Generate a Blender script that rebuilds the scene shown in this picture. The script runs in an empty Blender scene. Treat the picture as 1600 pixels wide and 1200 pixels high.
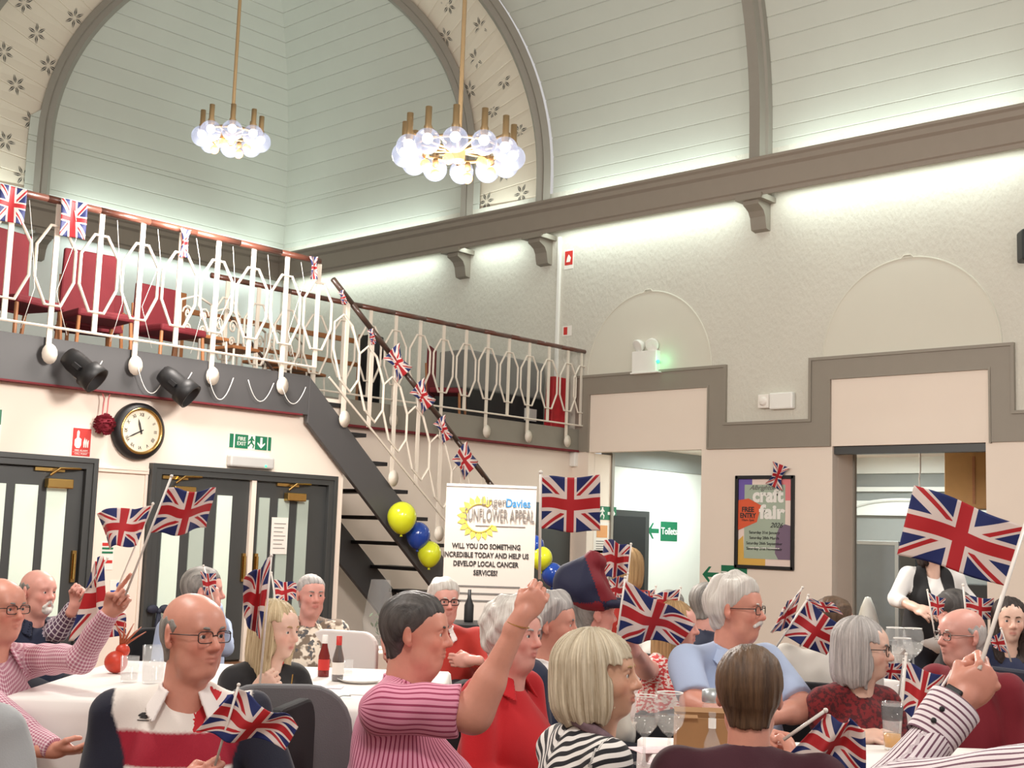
import bpy, math, random
import numpy as np
from mathutils import Vector, Matrix
random.seed(7); rng = np.random.RandomState(5)
S = bpy.context.scene; COL = S.collection
PI = math.pi

# ------------------------------------------------------------------ camera
FPX = 1976.8; YAW, PIT, ROL = (math.radians(a) for a in (47.42, 6.866, 1.954))
CO = np.array([0, 0, 1.43])
_f = np.array([math.sin(YAW)*math.cos(PIT), math.cos(YAW)*math.cos(PIT), math.sin(PIT)])
_r = np.array([math.cos(YAW), -math.sin(YAW), 0]); _u = np.cross(_r, _f)
CR = math.cos(ROL)*_r + math.sin(ROL)*_u; CU = -math.sin(ROL)*_r + math.cos(ROL)*_u; CF = _f
RH = _r.copy(); FH = np.array([math.sin(YAW), math.cos(YAW), 0])
cam = bpy.data.objects.new('camera', bpy.data.cameras.new('camera')); COL.objects.link(cam)
cam.matrix_world = Matrix([[CR[0], CU[0], -CF[0], CO[0]], [CR[1], CU[1], -CF[1], CO[1]], [CR[2], CU[2], -CF[2], CO[2]], [0, 0, 0, 1]])
cam.data.sensor_width = 36; cam.data.lens = FPX/1600*36; cam.data.clip_start = .05; cam.data.clip_end = 200
S.camera = cam
# ------------------------------------------------------------------ world, exposure, room lights
S.view_settings.view_transform = 'Standard'; S.view_settings.look = 'None'; S.view_settings.gamma = 1
S.view_settings.exposure = 0.14; S.view_settings.use_curve_mapping = False
W = bpy.data.worlds.new('world'); S.world = W; W.use_nodes = True
W.node_tree.nodes['Background'].inputs[0].default_value = (1.0, .965, .94, 1); W.node_tree.nodes['Background'].inputs[1].default_value = .55

def ray(px, py): return CR*(px-800)/FPX - CU*(py-600)/FPX + CF
def dep(px, py, d): return CO + ray(px, py)*d
def onY(px, py, y): d = ray(px, py); return CO + d*y/d[1]
def onX(px, py, x): d = ray(px, py); return CO + d*x/d[0]
def onZ(px, py, z): d = ray(px, py); return CO + d*(z-CO[2])/d[2]

def lamp(name, kind, loc, power, color=(1, 1, 1), size=.1, size_y=None, rot=None, spread=None):
    l = bpy.data.lights.new(name, kind); l.energy = power; l.color = color
    if kind == 'AREA':
        l.shape = 'RECTANGLE'; l.size = size; l.size_y = size_y or size
        if spread: l.spread = spread
    else: l.shadow_soft_size = size
    o = bpy.data.objects.new(name, l); COL.objects.link(o); o.location = loc
    if rot is not None: o.rotation_euler = rot
    return o
LEDC = (.84, 1.0, .95)
# LED strips lie in the troughs behind the wall beams, one facing up and one facing down in each bay
for y0, y1 in ((-3.5, .8), (1.4, 5.1), (5.8, 9.4), (10.1, 13.7), (14.5, 15.7), (16.6, 20.9)):
    L = y1-y0; yc = (y0+y1)/2
    lamp('led_strip_light', 'AREA', (15.74, yc, 6.60), 7*L, LEDC, .05, L, (0, 0, 0))
    lamp('led_strip_light', 'AREA', (15.72, yc, 6.98), 6.5*L, LEDC, .05, L, (PI, 0, 0))
for x0, x1 in ((-3, 1), (1.5, 6), (6.5, 10.2), (11.0, 15.6)):
    L = x1-x0; xc = (x0+x1)/2
    lamp('led_strip_light', 'AREA', (xc, 21.14, 6.60), 3.6*L, LEDC, L, .05, (0, 0, 0))
    lamp('led_strip_light', 'AREA', (xc, 21.12, 6.98), 6.5*L, LEDC, L, .05, (PI, 0, 0))
# corridor and bar ceiling lights beyond the right wall
lamp('corridor_light', 'AREA', (18.0, 11.8, 2.9), 85, (.86, 1, .97), 1.2, 1.2, (0, 0, 0))
lamp('bar_light', 'AREA', (18.4, 9.3, 2.95), 120, (.92, 1, .97), 1.0, 1.0, (0, 0, 0))

# ------------------------------------------------------------------ node helpers and materials
def lin(c):
    return tuple((v/12.92 if v <= .04045 else ((v+.055)/1.055)**2.4) for v in (x/255 for x in c)) + (1,)
class E:
    def __init__(s, nt, k): s.nt = nt; s.k = k
    def m(s, op, *o, clamp=False):
        n = s.nt.nodes.new('ShaderNodeMath'); n.operation = op; n.use_clamp = clamp
        for i, v in enumerate((s,)+o):
            if isinstance(v, E): s.nt.links.new(v.k, n.inputs[i])
            else: n.inputs[i].default_value = v
        return E(s.nt, n.outputs[0])
    def __add__(s, o): return s.m('ADD', o)
    def __sub__(s, o): return s.m('SUBTRACT', o)
    def __mul__(s, o): return s.m('MULTIPLY', o)
    def __gt__(s, o): return s.m('GREATER_THAN', o)
    def __lt__(s, o): return s.m('LESS_THAN', o)
    def abs(s): return s.m('ABSOLUTE')
    def sin(s): return s.m('SINE')
    def frac(s): return s.m('FRACT')
def mixc(nt, fac, a, b):
    n = nt.nodes.new('ShaderNodeMix'); n.data_type = 'RGBA'
    def put(i, v):
        if isinstance(v, E): nt.links.new(v.k, n.inputs[i])
        elif hasattr(v, 'is_output'): nt.links.new(v, n.inputs[i])
        else: n.inputs[i].default_value = v
    put(0, fac); put(6, a); put(7, b)
    return n.outputs[2]
def newmat(name):
    m = bpy.data.materials.new(name); m.use_nodes = True
    return m, m.node_tree, m.node_tree.nodes['Principled BSDF']
def noise(nt, scale, detail=3, vec=None, rough=.5):
    n = nt.nodes.new('ShaderNodeTexNoise'); n.inputs['Scale'].default_value = scale; n.inputs['Detail'].default_value = detail
    n.inputs['Roughness'].default_value = rough
    if vec is not None: nt.links.new(vec, n.inputs['Vector'])
    return E(nt, n.outputs[0])
def objco(nt): return nt.nodes.new('ShaderNodeTexCoord').outputs['Object']
def bump(nt, b, h, strength=.3, dist=.01):
    n = nt.nodes.new('ShaderNodeBump'); n.inputs['Strength'].default_value = strength; n.inputs['Distance'].default_value = dist
    nt.links.new(h.k, n.inputs['Height']); nt.links.new(n.outputs[0], b.inputs['Normal'])
def mul(c, f): return tuple(min(1, v*f) for v in c[:3])+(1,)
def mat(name, c, rough=.6, metal=0, var=.06, nscale=6, bmp=0, bscale=60, emit=0, trans=0, spec=.5, bdist=.005, alpha=1, coat=0):
    m, nt, b = newmat(name); c = lin(c)
    if var:
        n = noise(nt, nscale, 3, objco(nt)); k = mixc(nt, n, mul(c, 1-var), mul(c, 1+var)); nt.links.new(k, b.inputs['Base Color'])
    else: b.inputs['Base Color'].default_value = c
    b.inputs['Roughness'].default_value = rough; b.inputs['Metallic'].default_value = metal
    b.inputs['Specular IOR Level'].default_value = spec; b.inputs['Coat Weight'].default_value = coat
    if bmp: bump(nt, b, noise(nt, bscale, 4, objco(nt)), bmp, bdist)
    if emit: b.inputs['Emission Color'].default_value = c; b.inputs['Emission Strength'].default_value = emit
    if trans: b.inputs['Transmission Weight'].default_value = trans
    b.inputs['Alpha'].default_value = alpha
    return m
M = {}
M['vault'] = mat('vault_boards', (198, 200, 190), .7, var=.04, nscale=1.5, bmp=.15, bscale=30)
M['band'] = mat('arch_band', (226, 214, 196), .7, var=.03, nscale=2)
M['rib'] = mat('rib_paint', (146, 140, 130), .5, var=.04)
M['beam'] = mat('beam_paint', (146, 136, 124), .55, var=.04)
M['trim'] = mat('trim_paint', (143, 135, 123), .55, var=.03)
M['cream'] = mat('cream_wall', (236, 222, 208), .75, var=.02, nscale=2, bmp=.05, bscale=80)
M['white_wall'] = mat('white_wall', (232, 236, 232), .7, var=.02)
M['greywall'] = mat('grey_wall', (150, 154, 152), .7, var=.03)
M['niche'] = mat('niche_plaster', (210, 206, 192), .75, var=.03, nscale=1.5)
M['star'] = mat('star_paint', (92, 90, 84), .7, var=.1)
M['slate'] = mat('slate_fascia', (78, 77, 78), .5, var=.04)
M['fascia'] = mat('grey_fascia', (136, 131, 120), .55, var=.04)
M['rail'] = mat('rail_wood', (96, 56, 44), .35, var=.2, nscale=8, coat=.3)
M['darkrail'] = mat('stair_rail_wood', (72, 54, 46), .35, var=.2, nscale=8, coat=.3)
M['iron'] = mat('white_iron', (222, 212, 198), .45, var=.04)
M['black'] = mat('black_metal', (28, 28, 30), .5, var=.1)
M['door'] = mat('door_paint', (62, 64, 64), .4, var=.06)
M['dark'] = mat('dark_interior', (22, 23, 24), .7)
M['brass'] = mat('brass', (196, 160, 96), .25, 1, var=.08)
M['bronze'] = mat('lamp_brass', (168, 142, 104), .4, .6, var=.1)
M['frost'] = mat('frosted_pane', (216, 230, 216), .35, var=.05, nscale=3, emit=.10)  # slight emission stands in for light coming through the glass from behind
M['frost2'] = mat('dim_pane', (170, 182, 172), .3, var=.08, nscale=3, emit=.04)  # duller copy; its faint emission likewise imitates light behind the glass
M['clear'] = mat('clear_glass', (240, 245, 245), .02, var=0, trans=1)
M['white'] = mat('white_plastic', (238, 236, 230), .4, var=.02)
M['paper'] = mat('paper', (236, 230, 222), .8, var=.03)
M['grey_plastic'] = mat('grey_plastic', (190, 190, 188), .4, var=.04)
M['red'] = mat('sign_red', (200, 48, 42), .5, var=.04)
M['green'] = mat('sign_green', (24, 112, 78), .45, var=.04)
M['ledgreen'] = mat('led_green', (60, 240, 130), .3, var=0, emit=2.5)
M['ink'] = mat('ink', (50, 48, 48), .7)
M['greyink'] = mat('grey_ink', (122, 118, 114), .7)
M['blueink'] = mat('blue_ink', (64, 140, 196), .6)
M['sunyellow'] = mat('sunflower_yellow', (238, 212, 92), .6, var=.1)
M['cloth'] = mat('tablecloth', (236, 230, 226), .85, var=.02, bmp=.1, bscale=15)
M['wood'] = mat('wood', (160, 104, 62), .45, var=.2, nscale=10)
M['floor'] = mat('floor_boards', (120, 82, 56), .4, var=.2, nscale=3)
M['burg'] = mat('burgundy_fabric', (112, 26, 36), .8, var=.12, bmp=.2, bscale=90)
M['greyfab'] = mat('grey_fabric', (112, 112, 114), .9, var=.1, bmp=.3, bscale=200)
M['blackfab'] = mat('black_fabric', (30, 30, 33), .9, var=.1, bmp=.2, bscale=200)
M['navyfab'] = mat('navy_quilt', (36, 40, 58), .7, var=.1)
M['card'] = mat('cardboard', (158, 118, 78), .85, var=.06, nscale=20)
M['yel'] = mat('yellow_latex', (214, 222, 40), .18, var=.03, coat=.6)
M['blu'] = mat('blue_latex', (22, 66, 158), .18, var=.05, coat=.6)
M['goldcab'] = mat('oak_cabinet', (172, 128, 70), .45, var=.15, nscale=5)
M['steel'] = mat('steel', (176, 182, 184), .35, .6, var=.04)

def plaster():
    m, nt, b = newmat('embossed_plaster'); oc = objco(nt)
    mp = nt.nodes.new('ShaderNodeMapping'); mp.inputs['Scale'].default_value = (1, 1.7, .9); nt.links.new(oc, mp.inputs[0])
    n = noise(nt, 9, 5, mp.outputs[0], .62); n2 = noise(nt, 1.2, 2, oc)
    c = lin((206, 202, 190)); k = mixc(nt, n2, mul(c, .95), mul(c, 1.05)); nt.links.new(k, b.inputs['Base Color'])
    b.inputs['Roughness'].default_value = .75
    v = nt.nodes.new('ShaderNodeTexVoronoi'); v.inputs['Scale'].default_value = 14; nt.links.new(mp.outputs[0], v.inputs[0])
    bump(nt, b, n + E(nt, v.outputs[0])*.25, .45, .03)
    return m
M['plaster'] = plaster()

def uj_color(nt, vec):
    sp = nt.nodes.new('ShaderNodeSeparateXYZ'); nt.links.new(vec, sp.inputs[0])
    x = (E(nt, sp.outputs[0])-.5)*50; y = (E(nt, sp.outputs[1])-.5)*30
    s = x.m('SIGN')
    d1 = (x*30 - y*50)*(1/58.3); d2 = (x*30 + y*50)*(1/58.3)
    a = d1*s*-1; b = d2*s
    red_d = ((a > .2)*(a < 2.1)).m('MAXIMUM', (b > .2)*(b < 2.1))
    wd = (d1.abs() < 3.2).m('MAXIMUM', d2.abs() < 3.2)
    wc = (x.abs() < 5).m('MAXIMUM', y.abs() < 5); rc = (x.abs() < 3).m('MAXIMUM', y.abs() < 3)
    R_, W_, B_ = lin((196, 38, 46)), lin((238, 226, 220)), lin((34, 48, 112))
    c = mixc(nt, wd, B_, W_); c = mixc(nt, red_d, c, R_); c = mixc(nt, wc, c, W_); return mixc(nt, rc, c, R_)
def ujmat(name, rough=.6):
    m, nt, b = newmat(name); uv = nt.nodes.new('ShaderNodeUVMap'); uv.uv_map = 'UVMap'
    nt.links.new(uj_color(nt, uv.outputs[0]), b.inputs['Base Color']); b.inputs['Roughness'].default_value = rough
    b.inputs['Sheen Weight'].default_value = .1
    tr = nt.nodes.new('ShaderNodeBsdfTranslucent'); nt.links.new(uj_color(nt, uv.outputs[0]), tr.inputs[0])
    mx = nt.nodes.new('ShaderNodeMixShader'); mx.inputs[0].default_value = .25
    nt.links.new(b.outputs[0], mx.inputs[1]); nt.links.new(tr.outputs[0], mx.inputs[2])
    nt.links.new(mx.outputs[0], nt.nodes['Material Output'].inputs[0])
    return m
M['uj'] = ujmat('union_flag_cloth')

# ------------------------------------------------------------------ mesh builder
class MB:
    n = 0   # every box is a hair larger than the last, so that no two faces coincide
    def __init__(s): s.v = []; s.f = []
    def add(s, vs, fs):
        o = len(s.v); s.v += [tuple(map(float, p)) for p in vs]; s.f += [tuple(i+o for i in f) for f in fs]; return s
    def box(s, a, b):
        (x0, y0, z0), (x1, y1, z1) = [min(p, q) for p, q in zip(a, b)], [max(p, q) for p, q in zip(a, b)]
        MB.n = (MB.n+1) % 37; e = MB.n*3e-5; x0 -= e; y0 -= e; z0 -= e*(z0 > 1e-6); x1 += e; y1 += e; z1 += e
        return s.add([(x0,y0,z0),(x1,y0,z0),(x1,y1,z0),(x0,y1,z0),(x0,y0,z1),(x1,y0,z1),(x1,y1,z1),(x0,y1,z1)],
              [(0,3,2,1),(4,5,6,7),(0,1,5,4),(1,2,6,5),(2,3,7,6),(3,0,4,7)])
    def obox(s, c, ax, h):   # oriented box: centre, 3 axes, half sizes
        c = np.array(c, float); ax = [np.array(a, float) for a in ax]
        vs = [c+ax[0]*h[0]*i+ax[1]*h[1]*j+ax[2]*h[2]*k for k in (-1, 1) for j, i in ((-1,-1),(-1,1),(1,1),(1,-1))]
        return s.add(vs, [(0,3,2,1),(4,5,6,7),(0,1,5,4),(1,2,6,5),(2,3,7,6),(3,0,4,7)])
    def tube(s, pts, r, n=8, closed=False, flat=None):
        P = [np.array(p, float) for p in pts]; m = len(P); rr = r if hasattr(r, '__len__') else [r]*m
        rings = []; up = None
        for i in range(m):
            a = P[(i-1) % m] if (closed or i > 0) else P[i]; b = P[(i+1) % m] if (closed or i < m-1) else P[i]
            t = b-a; t = t/(np.linalg.norm(t)+1e-9)
            if up is None:
                up = np.cross(t, [0, 0, 1]);
                if np.linalg.norm(up) < .1: up = np.cross(t, [1, 0, 0])
            up = up - t*(up@t); up /= np.linalg.norm(up)+1e-9; w = np.cross(t, up)
            rings.append([P[i] + rr[i]*(up*math.cos(q)+w*math.sin(q)) for q in (2*PI*k/n for k in range(n))])
        vs = [p for R in rings for p in R]; fs = []
        for i in range(m if closed else m-1):
            j = (i+1) % m
            for k in range(n): fs.append((i*n+k, i*n+(k+1) % n, j*n+(k+1) % n, j*n+k))
        if not closed: fs += [tuple(range(n))[::-1], tuple((m-1)*n+k for k in range(n))]
        return s.add(vs, fs)
    def lathe(s, prof, c=(0, 0, 0), ax=((1,0,0),(0,1,0),(0,0,1)), n=24):
        c = np.array(c, float); X, Y, Z = [np.array(a, float) for a in ax]; vs = []; fs = []
        for r, z in prof:
            for k in range(n):
                q = 2*PI*k/n; vs.append(c+X*r*math.cos(q)+Y*r*math.sin(q)+Z*z)
        for i in range(len(prof)-1):
            for k in range(n): fs.append((i*n+k, i*n+(k+1) % n, (i+1)*n+(k+1) % n, (i+1)*n+k))
        return s.add(vs, fs)
    def prism(s, poly, o, X, Y, Z, d):  # poly in (X,Y) coordinates at o, extruded d along Z
        o, X, Y, Z = [np.array(a, float) for a in (o, X, Y, Z)]; n = len(poly)
        A = [o+X*a+Y*b for a, b in poly]; B = [p+Z*d for p in A]
        return s.add(A+B, [tuple(range(n))[::-1], tuple(range(n, 2*n))]+[(i, (i+1) % n, n+(i+1) % n, n+i) for i in range(n)])
    def sphere(s, c, r, n=16, sc=(1, 1, 1)):
        pr = [(math.sin(PI*i/n), -math.cos(PI*i/n)) for i in range(n+1)]
        c = np.array(c, float); vs = []; fs = []; m = n*2
        for a, b in pr:
            for k in range(m): q = 2*PI*k/m; vs.append(c+np.array([a*math.cos(q)*sc[0], a*math.sin(q)*sc[1], b*sc[2]])*r)
        for i in range(n):
            for k in range(m): fs.append((i*m+k, i*m+(k+1) % m, (i+1)*m+(k+1) % m, (i+1)*m+k))
        return s.add(vs, fs)
    def build(s, name, m, parent=None, smooth=False, bevel=0, origin=None):
        me = bpy.data.meshes.new(name); v = s.v
        if origin is not None: v = [tuple(np.array(p)-np.array(origin)) for p in v]
        me.from_pydata(v, [], s.f); me.update()
        if isinstance(m, (list, tuple)):
            for q in m: me.materials.append(q)
        elif m: me.materials.append(m)
        if smooth: me.polygons.foreach_set('use_smooth', [True]*len(me.polygons))
        o = bpy.data.objects.new(name, me); COL.objects.link(o)
        if origin is not None: o.location = tuple(map(float, origin))
        if parent: o.parent = parent
        if bevel:
            b = o.modifiers.new('bevel', 'BEVEL'); b.width = bevel; b.segments = 2; b.limit_method = 'ANGLE'
        return o
def tag(o, label=None, cat=None, group=None, kind=None):
    if label: o['label'] = label
    if cat: o['category'] = cat
    if group: o['group'] = group
    if kind: o['kind'] = kind
    return o
def empty(name, loc=(0, 0, 0), rz=0, **k):
    o = bpy.data.objects.new(name, None); COL.objects.link(o); o.location = tuple(map(float, loc)); o.rotation_euler = (0, 0, rz)
    o.empty_display_size = .1
    return tag(o, **k)
def struct(name, mb, m, label, parent=None, **k):
    o = mb.build(name, m, parent, **k)
    if not parent: tag(o, label, 'setting', None, 'structure')
    return o
def copy_tree(o, parent=None):
    c = o.copy(); COL.objects.link(c)
    if parent: c.parent = parent
    for ch in [q for q in bpy.data.objects if q.parent == o]: copy_tree(ch, c)
    return c
DG = None
def text(s, size, o, X, Y, m, parent, name='lettering', ext=.002, align='CENTER', sx=1.0, shear=0, off=0, space=1.0):
    cu = bpy.data.curves.new('t', 'FONT'); cu.body = s; cu.size = size; cu.align_x = align; cu.align_y = 'CENTER'; cu.extrude = ext
    cu.shear = shear; cu.offset = off; cu.resolution_u = 3; cu.space_character = space; cu.space_line = .9
    t = bpy.data.objects.new('t', cu); COL.objects.link(t); bpy.context.view_layer.update()
    me = bpy.data.meshes.new_from_object(t.evaluated_get(bpy.context.evaluated_depsgraph_get()))
    bpy.data.objects.remove(t); bpy.data.curves.remove(cu)
    X, Y = np.array(X, float), np.array(Y, float); Z = np.cross(X, Y)
    co = np.zeros(len(me.vertices)*3, 'f'); me.vertices.foreach_get('co', co); co = co.reshape(-1, 3)
    w = np.array(o, float)+np.outer(co[:, 0]*sx, X)+np.outer(co[:, 1], Y)+np.outer(co[:, 2], Z)
    loc = np.array(parent.location) if parent else np.zeros(3)
    me.vertices.foreach_set('co', (w-loc).astype('f').ravel()); me.materials.clear(); me.materials.append(m); me.update()
    ob = bpy.data.objects.new(name, me); COL.objects.link(ob)
    if parent: ob.parent = parent
    return ob
UP = (0, 0, 1)

# ------------------------------------------------------------------ the setting
YF, YB, XR, YE = 11.4, 13.2, 16.0, 21.4     # gallery front, stair-hall gallery front, right wall, end wall
ZS = 7.2; S0 = -2.7*math.sqrt(2)
struct('floor', MB().box((-7, -6, -.1), (22, 21.6, 0)), M['floor'], 'brown boarded hall floor')
def pf(t, r, zc, foot):        # vault profile height at distance t from the wall
    q = r - (math.sqrt(2)*t - foot)
    return zc + math.sqrt(max(0, r*r - q*q)) if math.sqrt(2)*t > foot else zc
def profile(r, zc, foot, tmax, step=.40):
    pts = [(0, ZS-.2)]; z = ZS-.2
    while z + step < zc: z += step; pts.append((0, z))
    pts.append((0, zc)); th = 0; d = step/r
    while True:
        th += d*.85; t = (r - r*math.cos(th))/math.sqrt(2)
        if t >= tmax or th > PI/2: pts.append((tmax, pf(tmax, r, zc, 0))); break
        pts.append((t, zc + r*math.sin(th)))
    return pts
def boards(name, P, ends, along, label):   # ends(t) -> (lo, hi) along the wall; each board is flat with a groove between
    b = MB(); n = len(P)
    for i in range(n-1):
        (t0, z0), (t1, z1) = P[i], P[i+1]
        L = math.hypot(t1-t0, z1-z0); nx, nz = (z1-z0)/L, -(t1-t0)/L   # inward normal (into the room)
        g = min(.010/L, .3)
        pr = [(t0-nx*.014, z0-nz*.014), (t0+(t1-t0)*g, z0+(z1-z0)*g), (t1-(t1-t0)*g, z1-(z1-z0)*g), (t1-nx*.014, z1-nz*.014)]
        vs = []
        for t, z in pr:
            lo, hi = ends(max(t, 0))
            for a in (lo, hi):
                vs.append((XR-t, a, z) if along == 'Y' else (a, YE-t, z))
        fs = [(2*k, 2*k+1, 2*k+3, 2*k+2) for k in range(3)]
        b.add(vs, fs)
    return struct(name, b, M['vault'], label)
CP = profile(3.95, 8.3, 0, 2.70); MP = profile(5.25, 7.6, 0, 3.71)
boards('ceiling_corner_right', CP, lambda t: (16+t-.35*(t < .02), YE-t), 'Y', 'pale green boarded corner vault rising from the right wall')
boards('ceiling_corner_left', CP, lambda t: (XR-t, 10.6+t-.35*(t < .02)), 'X', 'pale green boarded corner vault rising from the end wall')
boards('ceiling_right', MP, lambda t: (-5, 13.9+t), 'Y', 'pale boarded main vault over the right wall')
boards('ceiling_left', MP, lambda t: (-7, 8.5+t), 'X', 'pale boarded main vault over the end wall')
struct('ceiling', MB().box((-7, -5, 12.8), (12.4, 17.8, 12.9)), M['vault'], 'flat boarded crown of the ceiling')
# painted band of the corner arch: a splayed soffit between a far and a near circle
R2 = math.sqrt(2)
def arch_pt(k, r, zc, u, plane):   # u runs along the arch: legs then the half circle
    leg = zc-(ZS-.2); L = PI*r + 2*leg; a = u*L
    if a < leg: s, z = S0+r, ZS-.2+a
    elif a > L-leg: s, z = S0-r, ZS-.2+(L-a)
    else: th = (a-leg)/r; s, z = S0+r*math.cos(th), zc+r*math.sin(th)
    return np.array([(plane + R2*s)/2, (plane - R2*s)/2, z])
FA = (3.92, 8.3, 32.0); NE = (5.22, 7.6, 30.0)
def band_pt(u, v): return arch_pt(0, FA[0], FA[1], u, FA[2])*(1-v) + arch_pt(0, NE[0], NE[1], u, NE[2])*v
b = MB(); NB = 54
for i in range(NB):
    u0, u1 = i/NB, (i+1)/NB; e = .0009
    prs = [(u0, .012), (u0+e, 0), (u1-e, 0), (u1, .012)]
    vs = []
    for u, dz in prs:
        for v in (0, 1):
            p = band_pt(u, v); c = np.array([(31+R2*S0)/2, (31-R2*S0)/2, 7.9]); n = p-c; n[2] = max(n[2], 0); n /= np.linalg.norm(n); vs.append(p+n*dz)
    b.add(vs, [(2*k, 2*k+1, 2*k+3, 2*k+2) for k in range(3)])
band = struct('trim_1', b, M['band'], 'cream painted band of the corner arch with stencilled stars')
def rib(name, fn, n, w, d, label, steps=((0, 0), )):   # moulded rib swept along a curve; fn(u) -> (point, inward, across)
    b = MB(); prof = [(-w/2, -.03), (-w/2, d*.45), (-w*.36, d*.5), (-w*.30, d), (w*.30, d), (w*.36, d*.5), (w/2, d*.45), (w/2, -.03)]
    rings = []
    for i in range(n+1):
        p, inn, ac = fn(i/n); rings.append([p+ac*a+inn*c for a, c in prof])
    m = len(prof); vs = [q for R_ in rings for q in R_]
    fs = [(i*m+k, i*m+(k+1) % m, (i+1)*m+(k+1) % m, (i+1)*m+k) for i in range(n) for k in range(m)]
    b.add(vs, fs); return struct(name, b, M['rib'], label)
def arch_fn(A):
    def fn(u):
        p = arch_pt(0, A[0], A[1], u, A[2]); q = arch_pt(0, A[0]-1, A[1], u, A[2]); c = np.array([(A[2]+R2*S0)/2, (A[2]-R2*S0)/2, A[1]])
        n = c-p; n[2] = min(n[2], 0); n /= np.linalg.norm(n); return p, n, np.array([1, 1, 0])/R2
    return fn
rib('trim_2', arch_fn(FA), 64, .26, .2, 'grey moulded far rib of the corner arch')
rib('trim_3', arch_fn(NE), 72, .30, .2, 'grey moulded near rib of the corner arch')
def vault_fn(pos, along):
    def fn(u):
        i = u*(len(MP)-1); k = min(int(i), len(MP)-2); a = i-k; t = MP[k][0]*(1-a)+MP[k+1][0]*a; z = MP[k][1]*(1-a)+MP[k+1][1]*a
        dt, dz = MP[k+1][0]-MP[k][0], MP[k+1][1]-MP[k][1]; L = math.hypot(dt, dz)
        if along == 'Y': return np.array([XR-t, pos, z]), np.array([-dz/L, 0, -dt/L]), np.array([0, 1, 0])
        return np.array([pos, YE-t, z]), np.array([0, -dz/L, -dt/L]), np.array([1, 0, 0])
    return fn
for k, y in enumerate((9.75, 5.4, 1.1)): rib('trim_%d' % (4+k), vault_fn(y, 'Y'), len(MP)-1, .30, .26, 'grey moulded ceiling rib %s the main vault' % ('crossing', 'nearer across', 'nearest across')[k])
rib('trim_7', vault_fn(4.3, 'X'), len(MP)-1, .30, .26, 'grey moulded ceiling rib over the end wall')
# stencilled stars, six lozenge petals each, lying on the band
STARS = [(37,5),(116,27),(59,52),(5,82),(74,102),(24,134),(49,188),(7,221),(35,273),(701,10),(750,40),(698,57),(744,91),(787,126),(734,141),(771,175),(812,206),(787,269),(816,303),(761,314)]
us = np.linspace(0, 1, 400); vs_ = np.linspace(.05, .95, 46)
GP = np.array([[band_pt(u, v) for v in vs_] for u in us]); D_ = GP-CO; dd = D_@CF
PX = 800+FPX*(D_@CR)/dd; PY = 600-FPX*(D_@CU)/dd
def band_frame(u, v):
    p = band_pt(u, v); a = band_pt(min(u+.004, 1), v)-band_pt(max(u-.004, 0), v); a /= np.linalg.norm(a)
    c = band_pt(u, min(v+.02, 1))-band_pt(u, max(v-.02, 0)); c = c-a*(a@c); c /= np.linalg.norm(c); n = np.cross(a, c)
    ctr = np.array([(31+R2*S0)/2, (31-R2*S0)/2, p[2]-.5]); n = n if n@(ctr-p) > 0 else -n
    return p, a, c, n
spots = []
for sx, sy in STARS:
    i, j = np.unravel_index(np.argmin((PX-sx)**2+(PY-sy)**2), PX.shape); spots.append((us[i], vs_[j]))
for k in range(9): spots.append((.30+.05*k, .28 if k % 2 else .72))
sb = MB()
for u, v in spots:
    p, a, c, n = band_frame(u, v)
    for q in range(6):
        th = q*PI/3+.5; d = a*math.cos(th)+c*math.sin(th); w = np.cross(n, d)
        base = p+n*.006
        for s_ in (-1, 1):
            sb.add([base+d*.03+w*.006*s_, base+d*.10+w*.030*s_, base+d*.19+w*.008*s_, base+d*.10+w*.006*s_], [(0, 1, 2, 3)])
st = sb.build('stencilled_stars', M['star'], band)
# beams with brackets
def beam_prof(flip=1): return [(0,0),(0,.06),(-.03,.08),(-.03,.36),(-.08,.40),(-.08,.47),(-.12,.50),(-.12,.54),(.03,.54),(.03,0)]
b = MB().prism([(15.62+x, 6.50+z) for x, z in beam_prof()], (0, -5, 0), (1,0,0), UP, (0,1,0), 26.05)
struct('trim_8', b, M['beam'], 'long grey brown beam running under the right vault', bevel=.006)
b = MB().prism([(21.02+x, 6.50+z) for x, z in beam_prof()], (-7, 0, 0), (0,1,0), UP, (1,0,0), 22.65)
struct('trim_9', b, M['beam'], 'grey brown beam running under the end vault', bevel=.006)
def bracket(o, X, Y):   # X out from the wall, Y along
    pr = [(0,0),(.34,0),(.34,-.07),(.27,-.10),(.20,-.14),(.15,-.22),(.13,-.32),(.11,-.40),(0,-.42)]
    m = MB().prism([(a, c) for a, c in pr], np.array(o)-np.array(Y)*.13, X, UP, Y, .26)
    m.obox(np.array(o)+np.array(X)*.2+np.array([0,0,.03]), (X, Y, UP), (.22, .22, .04))
    return m
for k, y in enumerate((15.95, 14.0, 9.75, 5.4, 1.1)):
    struct('trim_%d' % (10+k), bracket((XR, y, 6.46), (-1,0,0), (0,1,0)), M['trim'], 'curved grey bracket under the right beam, %s' % ('at the far arch foot','at the near arch foot','below the crossing rib','next toward the camera','nearest the camera')[k])
for k, x in enumerate((10.55, 6.2)): struct('trim_%d' % (15+k), bracket((x, YE, 6.46), (0,-1,0), (1,0,0)), M['trim'], 'curved bracket under the end beam')
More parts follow.
